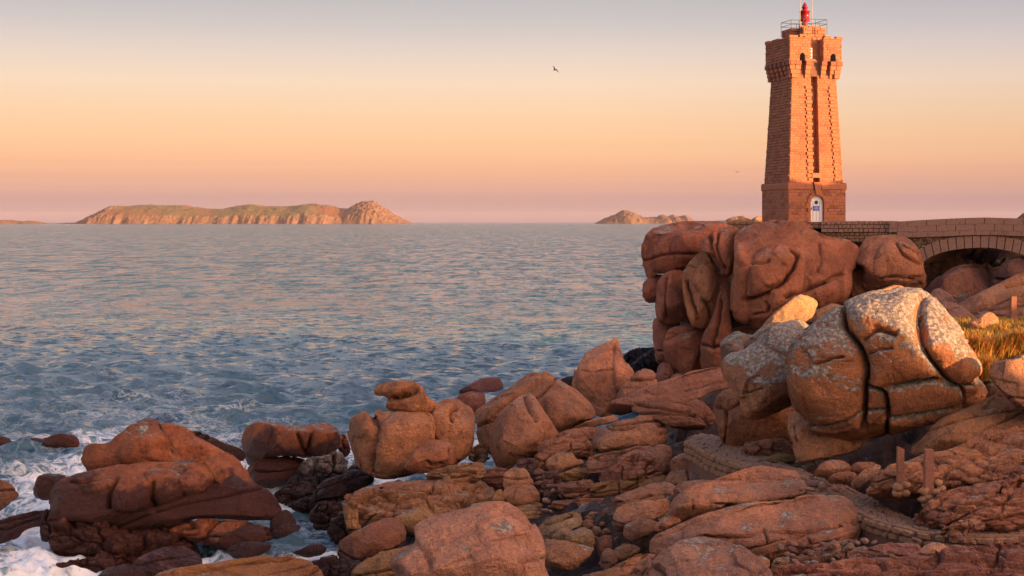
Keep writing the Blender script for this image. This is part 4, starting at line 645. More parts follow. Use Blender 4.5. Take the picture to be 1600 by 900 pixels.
# foam where the swell meets the rocks; in the tide pool it paints bright reflection (places in metres: x, y, radius across, radius along, strength)
FO = [(-17.5,66,5.5,9,1.0),(-16.6,56,3.2,6,1.15),(-15.5,50,2.6,5,1.25),(-17,46,3,3.5,1.2),(-12.3,64,3.5,5,.7),(-10.6,72,6,5,.55),(-8,74,9,5,.35),(-13.5,47.2,2.2,1.5,1.0),(-4.2,69,2.0,4,.9),(-5.5,66.5,1.2,3,.9),(-9.2,60.5,.7,1.4,1.2),(-7.4,57.4,.6,2.0,.9),(-6.6,50,2.0,3,.62),(-10.2,48,1.6,.8,.9),
      (-1.5,90,5,5,.55),(2,74,4,5,.5),(-2.5,75,3,4,.6),(9,96,3,5,.5),(-25,90,10,10,.2),(-21,78,7,4,.5)]
foam = np.zeros_like(X)
for fx, fy, ra, rb, st in FO: foam = np.maximum(foam, st*np.exp(-(((X-fx)/ra)**2+((TY-fy)/rb)**2)))
p2 = np.stack([X.ravel(), TY.ravel(), X.ravel()*0], 1)
turb = fbm(p2*1.6, 4, 11).reshape(X.shape); Z += np.clip(foam, 0, 1)*turb*.12*(TY < 140)
V = np.stack([X+DX, TY+DY, Z], -1).reshape(-1, 3)
m_sea, t = new_mat('sea_water'); b = NB(t); geo = b.n('ShaderNodeNewGeometry'); pos = geo.outputs['Position']
fa = b.n('ShaderNodeAttribute', attribute_name='foam').outputs['Fac']
w1 = b.noise(b.mapping(pos, (.55, 1, 1), (0, 0, .12)), 1.5, 5, .68, .3, 1); w2 = b.noise(b.mapping(pos, (.7, 1, 1), (0, 0, -.3)), .16, 4, .6, .2, 1)
sl = b.vm('SUBTRACT', b.vm('ADD', b.vm('SCALE', w1), b.vm('SCALE', w2)), (0, 0, 0))
def vscale(v, k):
    o = b.n('ShaderNodeVectorMath', operation='SCALE'); b.put(o.inputs[0], v); b.put(o.inputs['Scale'], k); return o.outputs[0]
c1 = b.vm('SUBTRACT', w1, (.5, .5, .5)); c2 = b.vm('SUBTRACT', w2, (.5, .5, .5))
sy = b.n('ShaderNodeSeparateXYZ'); t.links.new(pos, sy.inputs[0])
far = b.step(sy.outputs[1], 60, 330)
w3 = b.noise(b.mapping(pos, (1, .20, 1), (0, 0, .1)), .30, 5, .75, .2, 1); c3 = b.vm('SUBTRACT', w3, (.5, .5, .5))
pert = b.vm('ADD', vscale(c1, 5.2), b.vm('ADD', vscale(c2, b.m('MULTIPLY_ADD', far, 1.3, .9)), vscale(c3, b.m('MULTIPLY', far, 3.2))))
pert = b.vm('MULTIPLY', pert, (1, 1, 0)); cb = b.n('ShaderNodeCombineXYZ'); t.links.new(b.m('MULTIPLY_ADD', far, -.20, -.02), cb.inputs[1])
nrm = b.vm('NORMALIZE', b.vm('ADD', b.vm('ADD', geo.outputs['Normal'], pert), cb.outputs[0]))
fo_n = b.noise(b.mapping(pos, (.7, 1, 1), (0, 0, .4)), 1.25, 7, .66, 1.1); fo_s = b.noise(b.mapping(pos, (.35, 1, 1)), .22, 4, .6, .6)
lace = b.m('ABSOLUTE', b.m('SUBTRACT', fo_n, .5))
fv = b.m('ADD', b.m('MULTIPLY', fa, .60), b.m('SUBTRACT', .20, b.m('MULTIPLY', lace, 2.4)))
fv = b.m('ADD', fv, b.m('MULTIPLY', b.m('SUBTRACT', fo_s, .5), .5))
fm = b.step(fv, .14, .56)
wcol = b.mix(b.step(fa, .1, .9), (.060, .125, .170), (.16, .28, .31))
colr = b.mix(b.m('MULTIPLY', fm, .92), wcol, (.90, .91, .93))
rgh = b.m('MULTIPLY_ADD', fm, .45, .10)
bs = b.done(colr, rgh, spec=.5); bs.inputs['IOR'].default_value = 1.33; t.links.new(nrm, bs.inputs['Normal'])
sea = mesh_obj('sea', V, grid_faces(len(cols), len(SY)), m_sea, None, True); tag(sea, kind='structure')
at = sea.data.attributes.new('foam', 'FLOAT', 'POINT'); at.data.foreach_set('value', np.clip(foam+0, 0, 1.4).astype(np.float32).ravel())

# ------------------------------------------------------------------ islands on the horizon
m_isl, t = new_mat('island_heath'); b = NB(t); geo = b.n('ShaderNodeNewGeometry'); pos = geo.outputs['Position']
cr_ = b.n('ShaderNodeAttribute', attribute_name='crag').outputs['Fac']
n1 = b.noise(pos, .006, 5, .6); n2 = b.noise(pos, .045, 4, .75)
veg = b.mix(b.step(n1, .42, .62), (.15, .11, .05), (.21, .09, .045)); veg = b.mix(b.m('MULTIPLY', b.step(n2, .5, .65), .4), veg, (.10, .085, .05))
rk = b.mix(b.step(n2, .35, .65), (.12, .070, .05), (.21, .115, .075))
rough_m = b.step(b.m('ADD', cr_, b.m('MULTIPLY', b.m('SUBTRACT', n2, .5), 2.2)), .46, .60)
b.done(b.mix(rough_m, veg, rk), .95)
def island(name, label, prof, D, depth, cragf, group=None, seed=0):
    k = D/F; pr = np.array(prof, float); x0, x1 = pr[0,0], pr[-1,0]; nx = max(int((x1-x0)/.55), 20); ny = 60
    xs = np.linspace(x0, x1, nx); h = (HZ+2.9-np.interp(xs, pr[:,0], pr[:,1]))*k
    ys = np.linspace(-1, 1, ny); XX, YY = np.meshgrid(xs, ys, indexing='ij')
    shore = 1+.14*fbm(np.stack([XX.ravel()*.06, YY.ravel()*0, YY.ravel()*0+seed], 1), 3).reshape(XX.shape)
    t_ = np.clip(np.abs(YY)*(1.12+(shore-1)*np.clip((np.abs(YY)-.6)/.3, 0, 1)), 0, 1); bell = np.where(t_ < .82, 1-.55*(t_/.82)**1.7, .45*(1-t_)/.18)
    XW = (XX-800)*k; YW = D+YY*depth/2*(.4+.6*np.sqrt(np.clip(h[:,None]/max(h.max(), 1), 0, 1)))
    q = np.stack([XW.ravel(), YW.ravel(), XW.ravel()*0+seed*100], 1)
    cg = np.clip(cragf(XX)+1.0*np.clip((t_-.78)/.16, 0, 1), 0, 1)
    w1_, w2_, hs = worley(q*.05, seed); n_ = fbm(q*.010, 5, seed).reshape(XX.shape)*1.3
    Zs = h[:,None]*bell*(1+.13*n_)+ (cg*h[:,None]*.10*(hs.reshape(XX.shape)-.35)+(2+cg*6)*(fbm(q*.05, 4, seed+1).reshape(XX.shape)))*np.clip((.97-t_)/.12, 0, 1)*np.clip(h[:,None]/30, 0, 1)
    Zs = np.where(t_ >= .999, -3, Zs); Zs[0] = -3; Zs[-1] = -3
    Vv = np.stack([XW, YW, Zs], -1).reshape(-1, 3)
    o = mesh_obj(name, Vv, grid_faces(nx, ny), m_isl, None, False); a_ = o.data.attributes.new('crag', 'FLOAT', 'POINT'); a_.data.foreach_set('value', cg.astype(np.float32).ravel())
    tag(o, label, 'island', group); return o
island('island', 'long low heath-covered island with a rocky headland at its right end', [(126,349.4),(135,346),(150,336),(165,328),(180,322),(200,321),(230,320),(260,321),(290,322),(320,325),(345,326),(370,323),(395,320),(420,322),(445,321),(470,319),(490,318),(515,320),(530,324),(545,326),(555,321),(570,317),(585,317),(600,325),(615,334),(630,342),(646,349.4)], 8000, 900,
       lambda x: np.clip(np.maximum((x-545)/12, (195-x)/22), 0, 1)+.10, seed=1)
island('island', 'small craggy twin-humped island right of centre', [(928,349.4),(935,346),(945,341),(958,336),(963,335),(972,330),(980,330),(990,333),(1000,338),(1010,340),(1025,340),(1033,336),(1045,337),(1052,335),(1060,338),(1070,336),(1080,342),(1092,349.4)], 8600, 500, lambda x: x*0+.9, seed=2)
island('island', 'low rocky islet cut by the left edge of the view', [(-30,349.4),(-12,344),(0,343),(18,343),(30,345),(38,346),(44,344.5),(60,345.5),(70,348),(76,349.4)], 7600, 300, lambda x: x*0+1, seed=3)
island('skerry', 'very low skerry between the islet and the long island', [(84,349.4),(100,348.2),(118,347.5),(130,348.8),(138,349.4)], 8200, 200, lambda x: x*0+1, seed=4)

# ------------------------------------------------------------------ lighthouse
TW = empty('lighthouse', P(1255, HZ, 99), math.radians(14.5)); tag(TW, 'square pink granite lighthouse tower with a red lantern and white door', 'lighthouse')
def masonry(mb, q, ch, bl, out=.035, rs=None, skip=None, jit=.25, gap=.007):
    """dressed blocks laid on the quad q = (bottom-left, bottom-right, top-right, top-left); normal from the winding"""
    rs = rs or random; q = [Vector(p) for p in q]; nrm = (q[1]-q[0]).cross(q[3]-q[0]).normalized()
    Hh = ((q[3]-q[0]).length+(q[2]-q[1]).length)/2; nr = max(1, round(Hh/ch))
    pt = lambda u, v: (q[0]*(1-u)+q[1]*u)*(1-v)+(q[3]*(1-u)+q[2]*u)*v
    for r in range(nr):
        v0, v1 = r/nr, (r+1)/nr; Wd = (pt(1, v0)-pt(0, v0)).length; n = max(1, round(Wd/bl)); gu = gap/Wd; gv = gap/Hh
        xs = [0]+[min(max((i+(.5 if r % 2 else 0)*(n > 1)*(1 if i else 0)+rs.uniform(-jit, jit))/n, 0), 1) for i in range(1, n)]+[1]
        if r % 2 and n > 1: xs = [0]+[(i-.5+rs.uniform(-jit, jit))/n for i in range(1, n+1)]+[1]
        for a, c in zip(xs, xs[1:]):
            if c-a < .03: continue
            if skip and skip((a+c)/2, (v0+v1)/2, pt((a+c)/2, (v0+v1)/2), c-a): continue
            o1 = out*(.55+.8*rs.random()); i1 = min(.25*(c-a), .03/Wd); j1 = .03/Hh*.7
            A = [pt(a+gu, v0+gv), pt(c-gu, v0+gv), pt(c-gu, v1-gv), pt(a+gu, v1-gv)]
            B = [pt(a+gu+i1, v0+gv+j1), pt(c-gu-i1, v0+gv+j1), pt(c-gu-i1, v1-gv-j1), pt(a+gu+i1, v1-gv-j1)]
            B = [p+nrm*(o1*(.8+.4*rs.random())) for p in B]
            mb.add(A+B, [(4,5,6,7),(0,1,5,4),(1,2,6,5),(2,3,7,6),(3,0,4,7)])
def sq_ring(z, h): return [(-h,-h,z),(h,-h,z),(h,h,z),(-h,h,z)]
def frustum(mb, z0, h0, z1, h1, caps=True):
    a, c = sq_ring(z0, h0), sq_ring(z1, h1)
    mb.add(a+c, [(0,1,5,4),(1,2,6,5),(2,3,7,6),(3,0,4,7)]+([(3,2,1,0),(4,5,6,7)] if caps else []))
k99 = 99/F
zz = lambda py: (HZ-py)*k99
rs = random.Random(5)
# base storey: front with door recess
H0 = 2.13; zb = zz(298)
DW, DH = .50, zz(306)          # half door width, height of the arch top
core = MB(); frustum(core, -1.2, H0-.35, zb, H0-.35)
for s_ in (-1, 1): core.box(min(s_*H0, s_*(DW+.05)), max(s_*H0, s_*(DW+.05)), -H0, -H0+.36, -1.2, zb)
core.box(-DW-.05, DW+.05, -H0, -H0+.36, DH+.05, zb)
core.box(-H0, -H0+.36, -H0+.36, H0, -1.2, zb); core.box(H0-.36, H0, -H0+.36, H0, -1.2, zb); core.box(-H0+.36, H0-.36, H0-.36, H0, -1.2, zb)
core.build('wall', M_JOINT, TW)
mb = MB()
skd = lambda u, v, p, w: abs(p.x) < DW+.16 and p.z < DH+.25
masonry(mb, [(-H0,-H0,-.6),(H0,-H0,-.6),(H0,-H0,zb),(-H0,-H0,zb)], .21, .44, .018, rs=rs, skip=skd)
for q in ([(-H0,H0,-.6),(-H0,-H0,-.6),(-H0,-H0,zb),(-H0,H0,zb)], [(H0,-H0,-.6),(H0,H0,-.6),(H0,H0,zb),(H0,-H0,zb)], [(H0,H0,-.6),(-H0,H0,-.6),(-H0,H0,zb),(H0,H0,zb)]): masonry(mb, q, .21, .44, .018, rs=rs)
tag(mb.build('masonry', M_TOWER, TW), kind='stuff')
# door surround stones (arch)
cz = DH-DW
for i in range(7):
    a0, a1 = math.pi*i/7+.02, math.pi*(i+1)/7-.02
    if i == 3: continue
    s1 = MB(); s1.prism([(DW*math.cos(a), -H0-.06, cz+DW*math.sin(a)) for a in (a0, a1)]+[((DW+.24)*math.cos(a), -H0-.06, cz+(DW+.24)*math.sin(a)) for a in (a1, a0)], (0, .4, 0)); s1.build('arch_stone', M_TOWER, TW)
for s_ in (-1, 1):
    for j in range(4):
        z0 = -.1+j*(cz+.1)/4; z1 = -.1+(j+1)*(cz+.1)/4-.02; w_ = .20+.14*(j % 2)
        s1 = MB(); s1.box(min(s_*DW, s_*(DW+w_)), max(s_*DW, s_*(DW+w_)), -H0-.05, -H0+.35, z0, z1); s1.build('jamb_stone', M_TOWER, TW)
ks = MB(); ks.prism([(-.13,-H0-.16,DH+.0),(.13,-H0-.16,DH+.0),(.30,-H0-.16,zz(286)),(-.30,-H0-.16,zz(286))], (0,.5,0)); o = ks.build('keystone', M_TOWER, TW); o['label'] = 'pale wedge-shaped keystone over the door'
dr = MB(); pts = [(-DW+.02,-H0+.16,0),(DW-.02,-H0+.16,0)]+[((DW-.02)*math.cos(a), -H0+.16, cz+(DW-.02)*math.sin(a)) for a in np.linspace(0, math.pi, 13)]; dr.prism(pts, (0,.08,0)); door = dr.build('door', M_WHITE, TW)
rb = MB()
for xx in (-.24, 0, .24): rb.box(xx-.008, xx+.008, -H0+.148, -H0+.165, .06, cz+.05)
rb.build('board_joint', M_RAIL, door)
pw = MB(); pw.prism([(.13*math.cos(a), -H0+.13, 1.32+.13*math.sin(a)) for a in np.linspace(0, 2*math.pi, 15)[:-1]], (0,.06,0)); pw.build('porthole', M_GLASS, door)
sg = MB(); sg.box(-.22, .22, -H0+.125, -H0+.15, .76, 1.08); sgn = sg.build('sign', M_BLUE, door)
ln = MB()
for j, wj in enumerate((.14, .17, .12)): ln.box(-wj, wj, -H0+.119, -H0+.124, .985-j*.075, 1.0-j*.075)
ln.box(-.03,.03,-H0+.119,-H0+.124,1.02,1.05); ln.build('lettering', M_WHITE, sgn)
hd = MB(); hd.tube((-.36,-H0+.10,.86), (-.36,-H0+.10,1.0), .02, 6); hd.box(-.40,-.32,-H0+.13,-H0+.16,.84,.90); hd.build('handle', M_DARK, door)
# band course
zt = zz(286.5); n_b = 7
for side in range(4):
    for i in range(n_b):
        if side == 0 and abs(i-n_b/2+.5) < .4: continue
        a, c = -H0-.05+i*(2*H0+.10)/n_b+.006, -H0-.05+(i+1)*(2*H0+.10)/n_b-.006
        s1 = MB(); y0, y1 = -H0-.06, -H0+.3; s1.prism([(a,y0+.05,zb),(a,y0,zb+.08),(a,y0,zt-.12),(a,y0+.09,zt-.02),(a,y1,zt),(a,y1,zb)], (c-a,0,0))
        s1.v = [tuple(Vector(v_) @ __import__('mathutils').Matrix.Rotation(-side*math.pi/2, 3, 'Z')) for v_ in s1.v]; s1.build('band_stone', M_TOWER, TW)
# shaft
z0, z1 = zt-.02, zz(122); h0, h1 = 2.0, 1.64; SW = .24; SD = .42
hw = lambda z: h0+(h1-h0)*(z-z0)/(z1-z0)
core = MB()
def slab_(mb, xa0, xb0, xa1, xb1, d0, d1):   # front-face strip between xa and xb, from depth d0 to d1 behind the face
    v = []
    for z, xa, xb in ((z0, xa0, xb0), (z1, xa1, xb1)):
        h = hw(z); v += [(xa,-h+d0,z),(xb,-h+d0,z),(xb,-h+d1,z),(xa,-h+d1,z)]
    mb.add(v, [(0,1,5,4),(1,2,6,5),(2,3,7,6),(3,0,4,7),(3,2,1,0),(4,5,6,7)])
slab_(core, -h0, -SW, -h1, -SW, 0, SD); slab_(core, SW, h0, SW, h1, 0, SD)
v = []
for z in (z0, z1):
    h = hw(z); v += [(-h,-h+SD,z),(h,-h+SD,z),(h,h,z),(-h,h,z)]
core.add(v, [(0,1,5,4),(1,2,6,5),(2,3,7,6),(3,0,4,7),(3,2,1,0),(4,5,6,7)])
core.build('wall', M_JOINT, TW)
mb = MB()
def fq(xa0, xb0, xa1, xb1, d=0): return [(xa0,-h0+d,z0),(xb0,-h0+d,z0),(xb1,-h1+d,z1),(xa1,-h1+d,z1)]
skl = lambda u, v, p, w: abs(p.x+.95) < .22 and z1-.55 < p.z
masonry(mb, fq(-h0,-SW,-h1,-SW), .175, .40, .015, rs=rs); masonry(mb, fq(SW,h0,SW,h1), .175, .40, .015, rs=rs); masonry(mb, fq(-SW,SW,-SW,SW,SD), .20, .25, .02, rs=rs)
masonry(mb, [(-SW,-h0,z0),(-SW,-h0+SD,z0),(-SW,-h1+SD,z1),(-SW,-h1,z1)], .20, .4, .015, rs=rs); masonry(mb, [(SW,-h0+SD,z0),(SW,-h0,z0),(SW,-h1,z1),(SW,-h1+SD,z1)], .20, .4, .015, rs=rs)
masonry(mb, [(-h0,h0,z0),(-h0,-h0,z0),(-h1,-h1,z1),(-h1,h1,z1)], .20, .46, .045, rs=rs); masonry(mb, [(h0,-h0,z0),(h0,h0,z0),(h1,h1,z1),(h1,-h1,z1)], .20, .46, .045, rs=rs); masonry(mb, [(h0,h0,z0),(-h0,h0,z0),(-h1,h1,z1),(h1,h1,z1)], .20, .46, .045, rs=rs)
tag(mb.build('masonry', M_TOWER, TW), kind='stuff')
# rows of projecting toothing stones beside the slot and on the right quoin
nq = 26
for j in range(nq):
    z = z0+.15+(z1-z0-.8)*j/nq; h = hw(z)
    for xc, ww in ((-SW-.20, .16+.08*(j % 2)), (h-.42, .15+.08*((j+1) % 2))):
        s1 = MB(); s1.box(xc-ww, xc+ww, -h-.085, -h+.05, z, z+.19); s1.build('quoin', M_TOWER, TW)
def slot_window(py0, py1, name='window'):
    za, zc = zz(py1), zz(py0); h = hw((za+zc)/2); f_ = MB()
    f_.box(-.20,.20,-h+SD-.10,-h+SD-.02,za,zc); w_ = f_.build(name, M_GLASS, TW); g = MB()
    for x in (-.2, -.02, .16): g.box(x, x+.045, -h+SD-.13, -h+SD-.09, za, zc)
    for z in (za, (za+zc)/2, zc-.04): g.box(-.2, .205, -h+SD-.131, -h+SD-.091, z, z+.04)
    g.build('frame', M_TOWER, w_)
slot_window(146, 162)
sl_ = MB(); hh_ = hw(zz(272)); sl_.box(-SW-.1, SW+.1, -hh_-.14, -hh_+SD, zz(279), zz(272)); sl_.build('sill', M_TOWER, TW)
# corbels: three stepped stones each
z2 = zz(100); HB = 1.93
rotm = lambda side: __import__('mathutils').Matrix.Rotation(side*math.pi/2, 3, 'Z')
for side in range(4):
    xs = [-1.62, -.62, .62, 1.62] if side == 0 else [-1.72, -1.03, -.34, .34, 1.03, 1.72]
    if side == 0: xs = [-1.72, -1.30, -.55, .62, 1.30, 1.74]
    for x in xs:
        s1 = MB()
        for j in range(4):
            za, zc = z1-.18+j*(z2-z1+.18)/4, z1-.18+(j+1)*(z2-z1+.18)/4-.012; d = .10+.095*j
            hh_ = h1; s1.box(x-.16-.012*j, x+.16+.012*j, -hh_-d, -hh_+.2, za, zc)
        s1.v = [tuple(rotm(side)@Vector(v_)) for v_ in s1.v]; s1.build('corbel', M_TOWER, TW)
# corner stones of the corbel table
for sx in (-1, 1):
    for sy_ in (-1, 1):
        s1 = MB()
        for j in range(4):
            za, zc = z1-.18+j*(z2-z1+.18)/4, z1-.18+(j+1)*(z2-z1+.18)/4-.012; e_ = h1+.08+.092*j; c_ = h1-.28
            s1.box(min(sx*c_, sx*e_), max(sx*c_, sx*e_), min(sy_*c_, sy_*e_), max(sy_*c_, sy_*e_), za, zc)
        s1.build('corner_corbel', M_TOWER, TW)
# upper box with bay
z3 = zz(66); BX0, BX1 = -.42, .56
core = MB(); frustum(core, z1-.05, h1-.02, z2+.06, h1-.02)
core.box(-HB, HB, -HB+.62, HB, z2, z3); core.box(-HB, BX0, -HB, -HB+.62, z2, z3); core.box(BX1, HB, -HB, -HB+.62, z2, z3)
core.build('wall', M_JOINT, TW)
mb = MB()
lo = lambda cx: (lambda u, v, p, w: abs(p.x-cx) < .2 and p.z < z2+.36)
masonry(mb, [(-HB,-HB,z2),(BX0,-HB,z2),(BX0,-HB,z3),(-HB,-HB,z3)], .19, .38, .017, rs=rs, skip=lo(-1.0)); masonry(mb, [(BX1,-HB,z2),(HB,-HB,z2),(HB,-HB,z3),(BX1,-HB,z3)], .19, .38, .017, rs=rs, skip=lo(1.3))
masonry(mb, [(BX0,-HB,z2),(BX0,-HB+.62,z2),(BX0,-HB+.62,z3),(BX0,-HB,z3)], .19, .3, .02, rs=rs); masonry(mb, [(BX1,-HB+.62,z2),(BX1,-HB,z2),(BX1,-HB,z3),(BX1,-HB+.62,z3)], .19, .3, .02, rs=rs)
masonry(mb, [(BX0,-HB+.62,z2),(BX1,-HB+.62,z2),(BX1,-HB+.62,z3),(BX0,-HB+.62,z3)], .19, .3, .02, rs=rs)
masonry(mb, [(-HB,HB,z2),(-HB,-HB,z2),(-HB,-HB,z3),(-HB,HB,z3)], .19, .42, .045, rs=rs, skip=lambda u, v, p, w: (abs(p.y-.55) < .14 or abs(p.y+.75) < .14) and p.z < z2+.3)
masonry(mb, [(HB,-HB,z2),(HB,HB,z2),(HB,HB,z3),(HB,-HB,z3)], .19, .42, .045, rs=rs); masonry(mb, [(HB,HB,z2),(-HB,HB,z2),(-HB,HB,z3),(HB,HB,z3)], .19, .42, .045, rs=rs)
tag(mb.build('masonry', M_TOWER, TW), kind='stuff')
for cx in (-1.0, 1.3):                # arched loopholes: black panels on the wall paint the shade inside
    n_ = MB(); n_.prism([(cx-.17,-HB-.045,z2-.06),(cx+.17,-HB-.045,z2-.06)]+[(cx+.17*math.cos(a), -HB-.045, z2+.34+.19*math.sin(a)) for a in np.linspace(0, math.pi, 7)], (0,.05,0)); n_.build('loophole', M_DARK, TW)
f_ = MB(); f_.box(BX0+.10, BX0+.36, -HB+.50, -HB+.60, zz(95), zz(79)); w_ = f_.build('window', M_GLASS, TW); g = MB()
for z in (zz(95), zz(90), zz(84.5), zz(80)): g.box(BX0+.09, BX0+.37, -HB+.47, -HB+.505, z, z+.04)
for x in (BX0+.09, BX0+.33): g.box(x, x+.04, -HB+.468, -HB+.503, zz(95), zz(79))
g.build('frame', M_WHITE, w_)
g = MB(); g.box(BX0+.02, BX0+.5, -HB+.2, -HB+.64, zz(100), zz(97)); g.build('sill', M_TOWER, TW)
# crenels: low coping with notches
for side in range(4):
    for (a, c, hh_) in [(-HB-.06, -1.35, .20), (-1.35, -.85, .06), (-.85, BX0 if side == 0 else .2, .17)]+([(BX1, 1.0, .10)] if side == 0 else [(.2, 1.0, .08)])+[(1.0, 1.5, .06), (1.5, HB+.06-.34, .20)]:
        s1 = MB(); s1.box(a+.01, c-.01, -HB-.06, -HB+.28, z3, z3+hh_); s1.v = [tuple(rotm(side)@Vector(v_)) for v_ in s1.v]; s1.build('coping_stone', M_TOWER, TW)
g = MB(); g.box(-HB+.3, HB-.3, -HB+.63, HB-.3, z3, z3+.03); g.build('roof_terrace', M_JOINT, TW)
# guard room on the roof, open notch at its left front
z4 = zz(46); hg = 1.12
g = MB(); g.box(-.55, hg, -hg, hg-.1, z3, z4); g.box(-hg, -.55, -.4, hg-.1, z3, z4-.02); g.build('wall', M_JOINT, TW)
mb = MB(); masonry(mb, [(-.55,-hg,z3),(hg,-hg,z3),(hg,-hg,z4),(-.55,-hg,z4)], .2, .5, .04, rs=rs); masonry(mb, [(hg,-hg,z3),(hg,hg-.1,z3),(hg,hg-.1,z4),(hg,-hg,z4)], .2, .5, .04, rs=rs)
masonry(mb, [(-hg,hg-.1,z3),(-hg,-.4,z3),(-hg,-.4,z4),(-hg,hg-.1,z4)], .2, .45, .04, rs=rs); masonry(mb, [(-hg,-.4,z3),(-.55,-.4,z3),(-.55,-.4,z4),(-hg,-.4,z4)], .2, .45, .04, rs=rs); masonry(mb, [(-.55,-.4,z3),(-.55,-hg,z3),(-.55,-hg,z4),(-.55,-.4,z4)], .2, .45, .04, rs=rs)
tag(mb.build('masonry', M_TOWER, TW), kind='stuff')
g = MB(); g.box(hg-.1, hg+.35, -hg-.2, -hg+.5, z3, z3+.32); g.build('coping_stone', M_TOWER, TW)
g = MB(); g.box(-.95, -.6, -hg-.35, -.5, z3, z3+.36); g.build('step', M_TOWER, TW)
for x, y, w_ in ((-.45, -.95, .3), (.4, -.95, .45), (.9, 0, .2), (0, .8, .6)):
    g = MB(); g.box(x-w_, x+w_, y-.12, y+.12, z4+.003, z4+.10); g.build('coping_stone', M_TOWER, TW)
# railing
zr0, zr1 = z4-.15, zz(33.5); ring = [(-1.15,-.5),(-1.15,1.1),(1.2,1.1),(1.2,-1.2),(-.55,-1.2),(-.55,-.5)]
rl = MB()
for (xa, ya), (xb, yb) in zip(ring, ring[1:]+ring[:1]):
    for z in (zr1, (zr0+zr1)/2+.05): rl.tube((xa,ya,z), (xb,yb,z), .018, 6)
    n_ = max(1, round(math.hypot(xb-xa, yb-ya)/1.15))
    for i in range(n_): rl.tube((xa+(xb-xa)*i/n_, ya+(yb-ya)*i/n_, zr0-.3), (xa+(xb-xa)*i/n_, ya+(yb-ya)*i/n_, zr1), .02, 6)
rl.build('railing', M_RAIL, TW)
# lantern
lx, ly = .13, .0; zq = lambda py: zz(py)
lt = MB(); lt.lathe([(.0,zq(44)),(.20,zq(44)),(.18,zq(40)),(.24,zq(37)),(.17,zq(34.5)),(.17,zq(33))], (lx, ly)); lt.build('lantern_base', M_RED, TW, True)
lt = MB(); lt.lathe([(.0,zq(33)),(.36,zq(33)),(.36,zq(31.8)),(.32,zq(31.6)),(.32,zq(19)),(.37,zq(18.6)),(.37,zq(17.2)),(.28,zq(16.2)),(.18,zq(15.6)),(.0,zq(15.5))], (lx, ly)); lt.build('lantern', M_RED, TW, True)
lt = MB(); lt.lathe([(.17,zq(15.6)),(.19,zq(12.2)),(.24,zq(11.4)),(.20,zq(10.6)),(.15,zq(7.8)),(.09,zq(5.4)),(.05,zq(4)),(.0,zq(3.2))], (lx, ly), 16); lt.build('lantern_cap', M_RED, TW, True)
for (ax_, ay_, a0, a1) in ((-.36, -.25, 46, -14), (.62, -.15, 46, -16)):
    g = MB(); g.tube((ax_, ay_, zz(a0)), (ax_, ay_, zz(a1)), .03, 8, .018); g.build('aerial', M_AERIAL, TW)

# ------------------------------------------------------------------ bridge and walls
def plane_map(A, B):                   # vertical plane through two ground points; returns photo-position -> point on it
    A = np.array(A); B = np.array(B); d = (B-A)/np.linalg.norm(B-A); n = np.array([-d[1], d[0]])
    def f(px, py, off=0.0):
        r = np.array([(px-800)/F, 1.0]); Yv = n@A/(n@r); p = np.array([r[0]*Yv, Yv, CAMH-(py-HZ)/F*Yv]); return Vector((p[0]-n[0]*off, p[1]-n[1]*off, p[2]))
    nn = Vector((n[0], n[1], 0));  nn = nn if nn.y > 0 else -nn
    return f, nn
BA = P(1390, 350, 82)[:2]; BB = P(1640, 350, 77)[:2]; bm, bn = plane_map(BA, BB)
sgnf = -1 if (Vector((bm(1500, 350, .1)))-Vector(bm(1500, 350))).y > 0 else 1
BR_ = empty('footbridge', bm(1440, 412)); tag(BR_, 'low stone footbridge with a flat arch running off the right edge', 'bridge')
def bpart(name, quad, depth, mat, off=0.0, parent=None, bevel=.0):
    q = [bm(px, py, off*sgnf) for px, py in quad]; g = MB(); g.prism(q, bn*depth)
    g.v = [tuple(Vector(v)-BR_.location) for v in g.v]; return g.build(name, mat, parent or BR_)
oc = [(1432,391),(1449,383),(1469,375.5),(1491,371),(1513,369),(1538,368),(1567,370),(1600,376.7),(1625,386),(1645,398)]
ic = [(1439,412),(1453,402),(1473,394),(1493,390),(1513,387.8),(1538,386.7),(1562,389),(1600,398),(1622,409),(1636,420)]
oc2 = curve(oc, 6, False); ic2 = curve(ic, 6, False)
def along(c, n):
    d = np.r_[0, np.cumsum(np.hypot(*np.diff(c, axis=0).T))]; s = np.linspace(0, d[-1], n+1); return np.stack([np.interp(s, d, c[:,0]), np.interp(s, d, c[:,1])], 1)
nv = 17; O_, I_ = along(oc2, nv), along(ic2, nv)
for i in range(nv):
    g_i = .06
    a, c = i+g_i, i+1-g_i
    ip = lambda A_, t_: A_[min(int(t_), nv-1)]*(1-(t_-min(int(t_), nv-1)))+A_[min(int(t_), nv-1)+1]*(t_-min(int(t_), nv-1))
    bpart('voussoir', [tuple(ip(I_, a)), tuple(ip(I_, c)), tuple(ip(O_, c)), tuple(ip(O_, a))], 4.0, M_WALLST, off=.06+.03*rs.random())
topc = [(1403,346),(1450,343),(1502,340.5),(1538,339.5),(1591,341),(1645,343)]; strt = [(1403,362),(1413,363),(1480,361),(1535,359.5),(1600,362),(1645,364.5)]; strb = [(1403,371),(1422,371),(1480,369),(1538,366.5),(1600,369),(1645,372)]
ev = lambda c, x: float(np.interp(x, [p[0] for p in c], [p[1] for p in c]))
